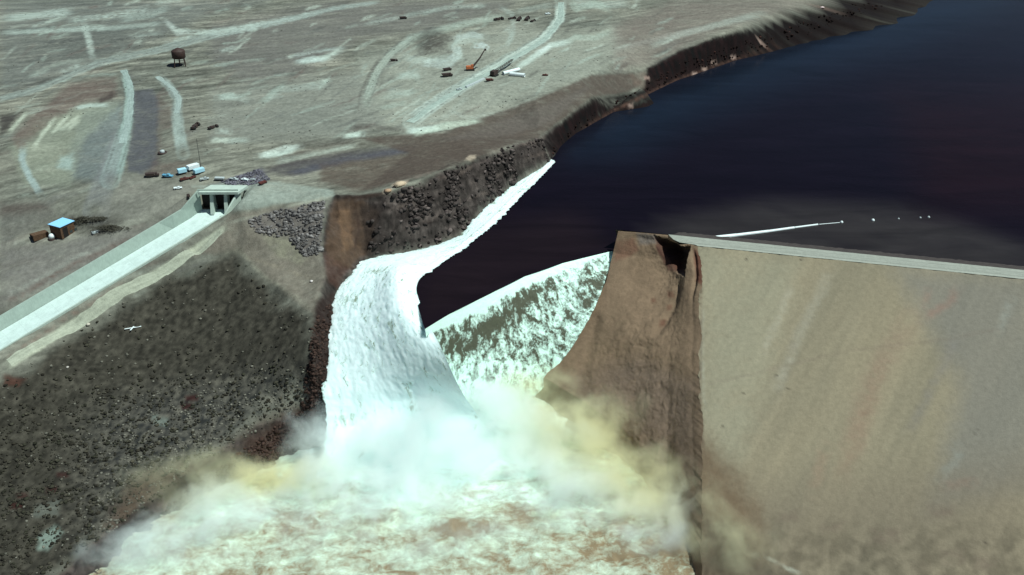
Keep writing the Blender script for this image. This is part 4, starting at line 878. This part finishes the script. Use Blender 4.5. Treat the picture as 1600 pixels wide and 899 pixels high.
l, h, n_ = along((298,281), (304,278)); pickup(l, h, MAROON, 'small dull red pickup just under the bright white trailer', .8)
l, h, n_ = along((317,283), (323,281)); pickup(l, h, LGR, 'pale grey pickup at the left end of the row behind the spillway bridge', .95)
l, h, n_ = along((335,282.5), (352,282)); trailer(l, h, n_-1, 2.4, LGR, 'long grey flat trailer parked directly behind the spillway bridge', 1.9, 'vehicles behind the spillway bridge')
l, h, n_ = along((360,282.5), (372,282)); pickup(l, h, LGR, 'grey pickup in the row right of the long grey flat trailer', .9, group='vehicles behind the spillway bridge')
l, h, n_ = along((377,283), (389,283)); pickup(l, h+3.1, WHT, 'white pickup second from the right end of the row behind the spillway bridge', .85, group='vehicles behind the spillway bridge')
l, h, n_ = along((393,283), (398,282)); pickup(l, h, LGR, 'small grey pickup at the right end of the row behind the spillway bridge', .6, group='vehicles behind the spillway bridge')
l, h, n_ = along((405,291), (417,286)); hauler(l, h, MAROON, 'dull red dump truck alone on the crest road right of the spillway bridge', .55)
pickup(place(278.5,296.5), .3, WHT, 'white pickup alone on the pale dirt left of the spillway bridge', .85)
pickup(place(294.5,307), 2.0, BRNM, 'dark small truck beside the top of the left spillway wall', .7)
scraper(place(305.5,200), 1.45, BRNM, 'dark three lump earth scraper on pale dirt, left of a smaller one', .8)
scraper(place(333,201), .8, BRNM, 'smaller dark earth scraper right of the three lump one', .62)
b = MB(); b.tube((0, 0, -1), (0, 0, 19), .22, .14, 8); b.tube((-1.1, 0, 17.6), (1.1, 0, 17.6), .09, None, 6)
o = b.build('utility_pole', paint_mat('grey_timber', (.10, .095, .085), .85)); o.location = tuple(place(314,263)); tag(o, 'thin tall grey pole rising behind the parked white trailers', 'pole')
# construction yard on the far plain
t = thing('excavator', place(735,110), .15, 'orange excavator with a long dark boom raised to the right', 'excavator')
MB().box(-3, 3, -2.6, -1.6, 0, 1.1).box(-3, 3, 1.6, 2.6, 0, 1.1).build('track', TYR, t); MB().box(-3.4, 2.2, -1.7, 1.7, 1.2, 3.4, .15).build('body', OCHR, t, bevel=.1); MB().box(.6, 2.4, -1.6, 0, 3.4, 4.6, .1).build('cab', OCHR, t)
MB().tube((2, 0, 2.6), (8, 2, 9), .75, .6).tube((8, 2, 9), (12.5, 5, 15), .6, .35).build('boom', BRNM, t); MB().box(11.8, 13.2, 4.2, 5.6, 13.6, 15).build('bucket', BRNM, t)
hauler(place(699,111), .5, BRNM, 'black dump truck, upper of two left of the orange excavator', .7); hauler(place(699,120), .3, BRNM, 'brown dump truck, lower of two left of the orange excavator', .85)
l, h, n_ = along((770,120), (804,98))
t = thing('crane', place(772,119), h, 'dark crane with a long low lattice boom beside two white pipes', 'crane')
MB().box(-2.8, 2.8, -2.6, -1.5, -.2, 1.2).box(-2.8, 2.8, 1.5, 2.6, -.2, 1.2).build('track', TYR, t); MB().box(-3.5, 2.2, -1.9, 1.9, 1.3, 4.4, .2).build('body', BRNM, t, bevel=.1); MB().box(1.2, 3, -1.9, -.4, 1.4, 4.2).build('cab', BRNM, t)
bm = MB(); Lb = n_*.86
for sy in (-.8, .8):
    for sz in (-.7, .7): bm.tube((2, sy, 3+sz), (Lb, sy*.5, 5.2+sz*.5), .26, .2, 6)
for i in range(16):
    x0, x1 = 2+(Lb-2)*i/16, 2+(Lb-2)*(i+1)/16; z0, z1 = 3+2.2*i/16, 3+2.2*(i+1)/16; s_ = 1 if i % 2 else -1
    bm.tube((x0, .75*s_, z0-.65), (x1, -.75*s_, z1+.65), .16, None, 5); bm.tube((x0, -.75, z0+.65*s_), (x1, .75, z1-.65*s_), .16, None, 5)
bm.build('boom', BRNM, t)
for (p0, p1, lab) in (((786,118), (811,111.5), 'white pipe, upper of two lying beside the dark crane'), ((797,118.5), (820,121.5), 'white pipe, lower and brighter of two lying beside the dark crane')):
    l, h, n_ = along(p0, p1); b = MB()
    for k in range(20):
        a0, a1 = 2*math.pi*k/20, 2*math.pi*(k+1)/20; q = []
        for r_ in (1.45, 1.2):
            for x in (-n_/2, n_/2): q += [(x, r_*math.cos(a0), 1.3+r_*math.sin(a0)), (x, r_*math.cos(a1), 1.3+r_*math.sin(a1))]
        b.add(q, [[0, 1, 3, 2], [4, 6, 7, 5], [0, 4, 5, 1], [2, 3, 7, 6]])
    o = b.build('pipe', WHT); o.location = l; o.rotation_euler = (0, 0, h); tag(o, lab, 'pipe', 'white pipes by the crane')
l, h, n_ = along((728,138), (757,124)); b = MB(); b.box(-n_/2, n_/2, -.9, .9, -.3, 1.1, .1); o = b.build('concrete_beam', LGR, bevel=.08); o.location = l; o.rotation_euler = (0, 0, h); tag(o, 'long pale beam lying on the dirt below the orange excavator', 'beam')
pickup(place(718,141), .5, LGR, 'pale grey pickup on the haul road at the lower end of the long pale beam', .8); hauler(place(765,127), .1, MAROON, 'red-brown dump truck just below the dark crane', .6)
pickup(place(852,119), 0, MAROON, 'dull red pickup on the dirt right of the two white pipes', .8)
for i, (p0, p1, sc, lab) in enumerate((((771,33), (787,31), .8, 'leftmost of the line of dark scrapers at the top of the plain'), ((795,31), (805,30), .65, 'second from the left in the line of dark scrapers at the top of the plain'), ((807,38), (815,28), .8, 'dark scraper angled uphill, left one of the slanting pair in the far line'), ((819,36), (828,27), .8, 'dark scraper angled uphill, right one of the slanting pair in the far line'), ((828,36), (837,33), .55, 'rightmost and smallest of the line of dark scrapers at the top of the plain'))):
    l, h, n_ = along(p0, p1); scraper(l, h, BRNM, lab, sc, 'scrapers lined up on the far plain')
pickup(place(856,23), .4, WHT, 'tiny white pickup right of the far line of dark scrapers', .9); hauler(place(616,96), .1, BRNM, 'brown dump truck alone beside the faint track left of the spoil heap', .6); hauler(place(630,30), .2, BRNM, 'distant dark dump truck alone near the top centre of the plain', .7)

# ================================================================== ROCKS, SCRUB, DEBRIS
_ico = None
def ico():
    global _ico
    if _ico is None:
        import bmesh
        bm = bmesh.new(); bmesh.ops.create_icosphere(bm, subdivisions=1, radius=1); bm.verts.ensure_lookup_table()
        _ico = (np.array([v.co[:] for v in bm.verts]), np.array([[v.index for v in f.verts] for f in bm.faces])); bm.free()
    return _ico
def lumps(name, pts, rad, cols, mat, squash=(.55, .95), jag=.35, parent=None, smooth=False):
    iv, jf = ico(); n_ = len(pts); nv = len(iv)
    r = 1+RNG.uniform(-jag, jag, (n_, nv)); v = iv[None]*r[..., None]
    sc = np.stack([RNG.uniform(.75, 1.3, n_), RNG.uniform(.75, 1.3, n_), RNG.uniform(*squash, n_)], 1)*rad[:, None]
    v = v*sc[:, None]; a = RNG.uniform(0, 6.28, n_); c, s_ = np.cos(a)[:, None], np.sin(a)[:, None]
    v = np.stack([v[..., 0]*c-v[..., 1]*s_, v[..., 0]*s_+v[..., 1]*c, v[..., 2]], -1)+pts[:, None]
    f = (jf[None]+np.arange(n_)[:, None, None]*nv).reshape(-1, 3)
    return link(name, v.reshape(-1, 3), f, mat, parent, smooth, col=np.repeat(cols[:, None], nv, 1).reshape(-1, 3))
def scatter(poly, n_, jit=0):
    xs = [p[0] for p in poly]; ys = [p[1] for p in poly]; out = []
    w_ = [P(x, y, -20) for x, y in poly]
    X = RNG.uniform(min(xs), max(xs), n_*4); Y = RNG.uniform(min(ys), max(ys), n_*4)
    m = poly_sd(X, Y, poly) < 0; X, Y = X[m][:n_], Y[m][:n_]
    # march every ray onto the terrain
    u = (X-800)/F; v = (449.5-Y)/F; d = np.stack([u, CP+v*SP, -SP+v*CP], 1); t = np.full(len(X), 380.0); done = np.zeros(len(X), bool)
    for _ in range(900):
        q = CAM+d*t[:, None]; done |= q[:, 2] < hsamp(q[:, 0], q[:, 1]); t = np.where(done, t, t+1.0)
        if done.all(): break
    q = CAM+d*(t-.5)[:, None]; q[:, 2] = hsamp(q[:, 0], q[:, 1]); return q[done], X[done], Y[done]
ROCK = earth_mat('broken_rock', .3, .8, .25, 2.0)
hp = [(0,600),(60,560),(130,508),(250,440),(330,408),(372,400),(420,445),(488,500),(486,600),(462,640),(372,690),(270,760),(150,850),(90,899),(0,899)]
q, X, Y = scatter(hp, 9000)
dens = .10+.9*sstep(540, 650, Y+.15*(X-250)); keep = RNG.random(len(q)) < dens*np.clip(.55+1.5*fbm2(q[:, 0]/9, q[:, 1]/9, 3, 101), .05, 1); q, X, Y = q[keep], X[keep], Y[keep]
pal = np.array([alb(52, 55, 43), alb(56, 58, 47), alb(47, 47, 38), alb(66, 67, 55)]); cols = pal[RNG.integers(0, 4, len(q))]*RNG.uniform(.6, 1.3, (len(q), 1))
setting(lumps('scrub', q+np.array([0, 0, .25]), (.2+.9*RNG.random(len(q))**2.2), cols, ROCK, (.35, .7), .4), 'stuff')
q, X, Y = scatter(hp, 9000)
keep = RNG.random(len(q)) < (.06+.55*sstep(570, 660, Y+.1*(X-250))*sstep(60, 250, X))*np.clip(.5+1.6*fbm2(q[:, 0]/7, q[:, 1]/7, 3, 105), 0, 1); q = q[keep]
cols = np.array([alb(104, 108, 95)])*RNG.uniform(.5, 1.35, (len(q), 1)); setting(lumps('rubble', q+np.array([0, 0, .1]), RNG.uniform(.3, .8, len(q)), cols, ROCK, (.4, .8), .35), 'stuff')
q, X, Y = scatter([(385,346),(430,330),(506,314),(502,395),(478,402),(452,374),(400,364)], 3000); keep = RNG.random(len(q)) < np.clip(.45+1.3*fbm2(q[:, 0]/7, q[:, 1]/7, 3, 131), .05, 1); q = q[keep]
cols = np.array([alb(104, 107, 102)])*RNG.choice([.45, .7, 1.0, 1.3, 1.9], len(q), p=[.2, .3, .3, .15, .05])[:, None]; setting(lumps('riprap', q+np.array([0, 0, .1]), .3+1.1*RNG.random(len(q))**2.5, cols, ROCK, (.5, .9), .35), 'stuff')
q, X, Y = scatter([(345,284),(405,264),(422,280),(400,288),(360,290)], 700); cols = np.array([alb(96, 100, 106)])*RNG.choice([.5, .8, 1.1, 1.5], len(q))[:, None]; setting(lumps('riprap', q, RNG.uniform(.3, .9, len(q)), cols, ROCK, (.4, .8), .35), 'stuff')
wp = [(570,330),(620,300),(700,268),(760,240),(843,216),(870,240),(800,292),(742,342),(712,370),(640,392),(580,398)]
q, X, Y = scatter(wp, 6000); keep = RNG.random(len(q)) < np.clip(.16+1.2*fbm2(q[:, 0]/13, q[:, 1]/13, 3, 133), .03, .6); q = q[keep]; cols = np.array([alb(78, 74, 69)])*RNG.choice([.3, .55, .8, 1.2, 1.8], len(q), p=[.25, .25, .25, .18, .07])[:, None]
setting(lumps('rubble', q, RNG.uniform(.35, 1.25, len(q))**2.2+.15, cols, ROCK, (.4, 1.0), .6), 'stuff')
q, X, Y = scatter([(385,700),(470,640),(490,500),(525,465),(522,640),(548,660),(480,712),(300,800),(250,800)], 2200); cols = np.array([alb(58, 47, 40)])*RNG.uniform(.35, 1.4, (len(q), 1)); setting(lumps('rubble', q, RNG.uniform(.3, 1.2, len(q)), cols, ROCK, (.5, .9), .4), 'stuff')
q, X, Y = scatter([(850,240),(905,190),(1000,138),(1060,100),(1230,40),(1340,5),(1400,3),(1230,66),(1150,90),(1060,120),(962,168),(905,202),(870,240)], 900); cols = np.array([alb(34, 22, 18)])*RNG.choice([.4, .8, 1.2, 3.0], len(q), p=[.4, .3, .24, .06])[:, None]; setting(lumps('rubble', q, RNG.uniform(.4, 1.5, len(q)), cols, ROCK, (.4, .9), .4), 'stuff')
q, X, Y = scatter([(0,0),(960,0),(1100,40),(960,110),(700,205),(560,215),(330,250),(250,130),(0,230)], 2200); cols = np.array([alb(92, 98, 88)])*RNG.choice([.5, .8, 1.5], len(q), p=[.5, .3, .2])[:, None]; keep = RNG.random(len(q)) < np.clip(.3+1.6*fbm2(q[:, 0]/40, q[:, 1]/40, 3, 111), 0, 1); setting(lumps('rubble', q[keep], RNG.uniform(.25, .7, keep.sum()), cols[keep], ROCK, (.3, .6), .35), 'stuff')
def boulder(px, py, r, rgb, label, sq=(.35, .45)):
    o = lumps('boulder', np.zeros((1, 3)), np.array([float(r)]), np.array([alb(*rgb)]), ROCK, sq, .25); o.location = tuple(place(px, py)+np.array([0, 0, .2*r])); tag(o, label, 'boulder'); return o
boulder(625,289,3.6,(190,180,150),'large pale rock slab on the rim above the torrent'); boulder(606,299,1.8,(170,150,120),'smaller tan rock just left of the large pale rim slab'); boulder(1285,13,2.2,(225,215,205),'small white boulder on the dark far bank near the top of the picture')
boulder(372,712,2.4,(58,36,26),'dark brown boulder on the muddy bank left of the spray'); boulder(487,441,1.2,(200,205,195),'small white rock alone on the smooth slope left of the breach'); boulder(106,575,1.2,(180,185,170),'pale rock beside the dirt track at the left edge'); boulder(138,509,1.6,(180,185,165),'pale rock at the top edge of the scrub slope by the spillway track')
t = thing('survey_marker', place(208,514)+np.array([0, 0, .25]), .35, 'white cross shaped survey marker lying on the dark scrub slope', 'survey marker')
for r_, L_ in ((.0, 8.5), (1.1, 6.0)):
    b = MB(); b.box(-L_/2, L_/2, -.38, .38, .3+r_*.1, .38+r_*.1); o = b.build('arm', WHT, t); o.rotation_euler = (0, 0, r_)
def pile(px, py, L_, w_, h_, label, n_=260):
    t = place(px, py); iv = RNG.normal(size=(n_, 2))*np.array([L_/4, w_/4]); z = h_*np.exp(-((iv[:, 0]/(L_/2.6))**2+(iv[:, 1]/(w_/2.6))**2)); b = MB()
    for (x, y), zz in zip(iv, z):
        a, e = RNG.uniform(0, 6.28), RNG.uniform(-.3, .3); l2 = RNG.uniform(.6, 1.8); dx, dy, dz = math.cos(a)*l2, math.sin(a)*l2, e*l2; zz = zz*RNG.uniform(.1, 1)
        b.tube((x-dx, y-dy, zz-dz), (x+dx, y+dy, zz+dz+.15), .16, .1, 5)
    o = b.build('brush_pile', paint_mat('dry_brush', (.055, .048, .034), .9, 0, .5)); o.location = tuple(t); tag(o, label, 'brush pile')
pile(130,346,12,7,2.6,'dark brush pile directly right of the blue roofed shed'); pile(172,358,16,7,1.8,'low spread of dark brush farthest right of the blue roofed shed'); pile(158,343,16,5,1.2,'thin dark brush heap above the pale plank near the blue roofed shed')
l, h, n_ = along((144,367), (154,362)); o = MB().box(-n_/2, n_/2, -.9, .9, 0, 1.0, .1).build('timber_stack', LGR, bevel=.05); o.location = l; o.rotation_euler = (0, 0, h); tag(o, 'pale stack of planks lying below the brush right of the blue roofed shed', 'timber stack')
# floating boom and buoys
bp_ = [(1112,372.4),(1150,368),(1200,361.8),(1241,356)]; t = thing('floating_boom', P(1180,364,WL), 0, 'long white floating boom on the dark water behind the dam crest', 'boom'); bo = np.array(t.location)
for (p0, p1, r_) in ((bp_[0], bp_[1], 1.25), (bp_[1], bp_[2], 1.05), (bp_[2], bp_[3], .85), ((1242,355.8), (1278,351), .6), ((1280,350.8), (1312,348), .22)):
    MB().tube(P(*p0, WL+.2)-bo, P(*p1, WL+.2)-bo, r_, r_*.9, 10).build('boom_segment', WHT, t)
for x, y, r_, lab in ((1315,347.6,1.0,'white buoy at the right tip of the long white boom'), (1364,344.6,1.1,'larger white buoy alone, second past the tip of the boom'), (1404,342.2,.65,'faint small grey buoy between the lone white buoy and the last pair'), (1438,340.6,.7,'grey buoy, left of the last pair on the dark water'), (1451,339.8,.9,'grey buoy farthest right from the boom')):
    o = MB().lathe([(.05, r_), (r_*.6, r_*.75), (r_, 0), (r_*.7, -r_*.6)][::-1], 12).build('buoy', WHT if r_ > .95 else LGR, None, True); o.location = tuple(P(x, y, WL)); tag(o, lab, 'buoy', 'buoys beyond the floating boom')
# haul roads
def road(pts, w_, rgb):
    q = np.array([place(*p) for p in pts]); n_ = int(np.linalg.norm(np.diff(q, axis=0), axis=1).sum()/1.5); c = catmull(q, n_); tg = np.gradient(c[:, :2], axis=0); tg /= np.linalg.norm(tg, axis=1)[:, None]; nn = np.stack([-tg[:, 1], tg[:, 0]], 1)
    k = np.linspace(-.5, .5, 9); ww = w_*(1+.35*fbm2(np.arange(n_)/9.0, np.zeros(n_), 3, 120)); off = k[None]*ww[:, None]+(.5*n2(np.arange(n_)[:, None]/4.0+k*0, k[None]*3+0*ww[:, None], 121))*(np.abs(k) > .4)
    X = c[:, :1]+nn[:, :1]*off; Y = c[:, 1:2]+nn[:, 1:]*off; Z = hsamp(X, Y)+.13-.12*(np.abs(k)[None] > .45)
    a = alb(*rgb)*(1+.16*np.clip(fbm2(np.arange(n_)[:, None]/8.0+0*k, k[None]*6+0*ww[:, None], 3, 123)*1.6, -1, 1)-.08*np.exp(-((np.abs(k)[None]-.22)/.09)**2)+0*X)[..., None]
    setting(link('dirt_road', np.stack([X, Y, Z], -1).reshape(-1, 3), grid_faces(n_, 9)[:, ::-1], MG, col=a))
road([(640,192),(690,157),(740,127),(800,92),(850,62),(873,34),(877,4)], 5.5, (150,174,160)); road([(193,110),(203,135),(204,155),(200,190),(192,225)], 4.5, (140,164,154)); road([(14,568),(70,534),(180,465),(290,400),(345,362)], 4.2, (156,170,148)); road([(246,120),(264,134),(279,156),(276,178)], 3.6, (144,166,156))

# ================================================================== CAMERA, LIGHT
cam = bpy.data.cameras.new('camera'); co = bpy.data.objects.new('camera', cam); COL.objects.link(co)
co.location = tuple(CAM); co.rotation_euler = (math.pi/2-PITCH, 0, 0); cam.sensor_width = 36; cam.lens = 36.0; cam.clip_start = 1; cam.clip_end = 20000
SC.camera = co
el, az = R(63), R(106)          # azimuth measured from +Y (view direction) towards +X
sd = Vector((math.cos(el)*math.sin(az), math.cos(el)*math.cos(az), math.sin(el)))
sun = bpy.data.lights.new('sun', 'SUN'); sun.energy = 5.0; sun.angle = R(.5); sun.color = (.86, 1.0, .94)
so = bpy.data.objects.new('sun', sun); COL.objects.link(so); so.rotation_euler = sd.to_track_quat('Z', 'Y').to_euler(); so.location = (0, 0, 900)
w = bpy.data.worlds.new('World'); SC.world = w; w.use_nodes = True; nt = w.node_tree; nt.nodes.clear()
sky = nt.nodes.new('ShaderNodeTexSky'); sky.sky_type = 'NISHITA'; sky.sun_disc = False; sky.sun_elevation = el; sky.sun_rotation = az; sky.altitude = 1500; sky.dust_density = .6
bg = nt.nodes.new('ShaderNodeBackground'); bg.inputs[1].default_value = .05; wo = nt.nodes.new('ShaderNodeOutputWorld')
nt.links.new(sky.outputs[0], bg.inputs[0]); nt.links.new(bg.outputs[0], wo.inputs[0])
SC.view_settings.view_transform = 'Standard'; SC.view_settings.look = 'None'; SC.view_settings.exposure = 0; SC.view_settings.gamma = 1
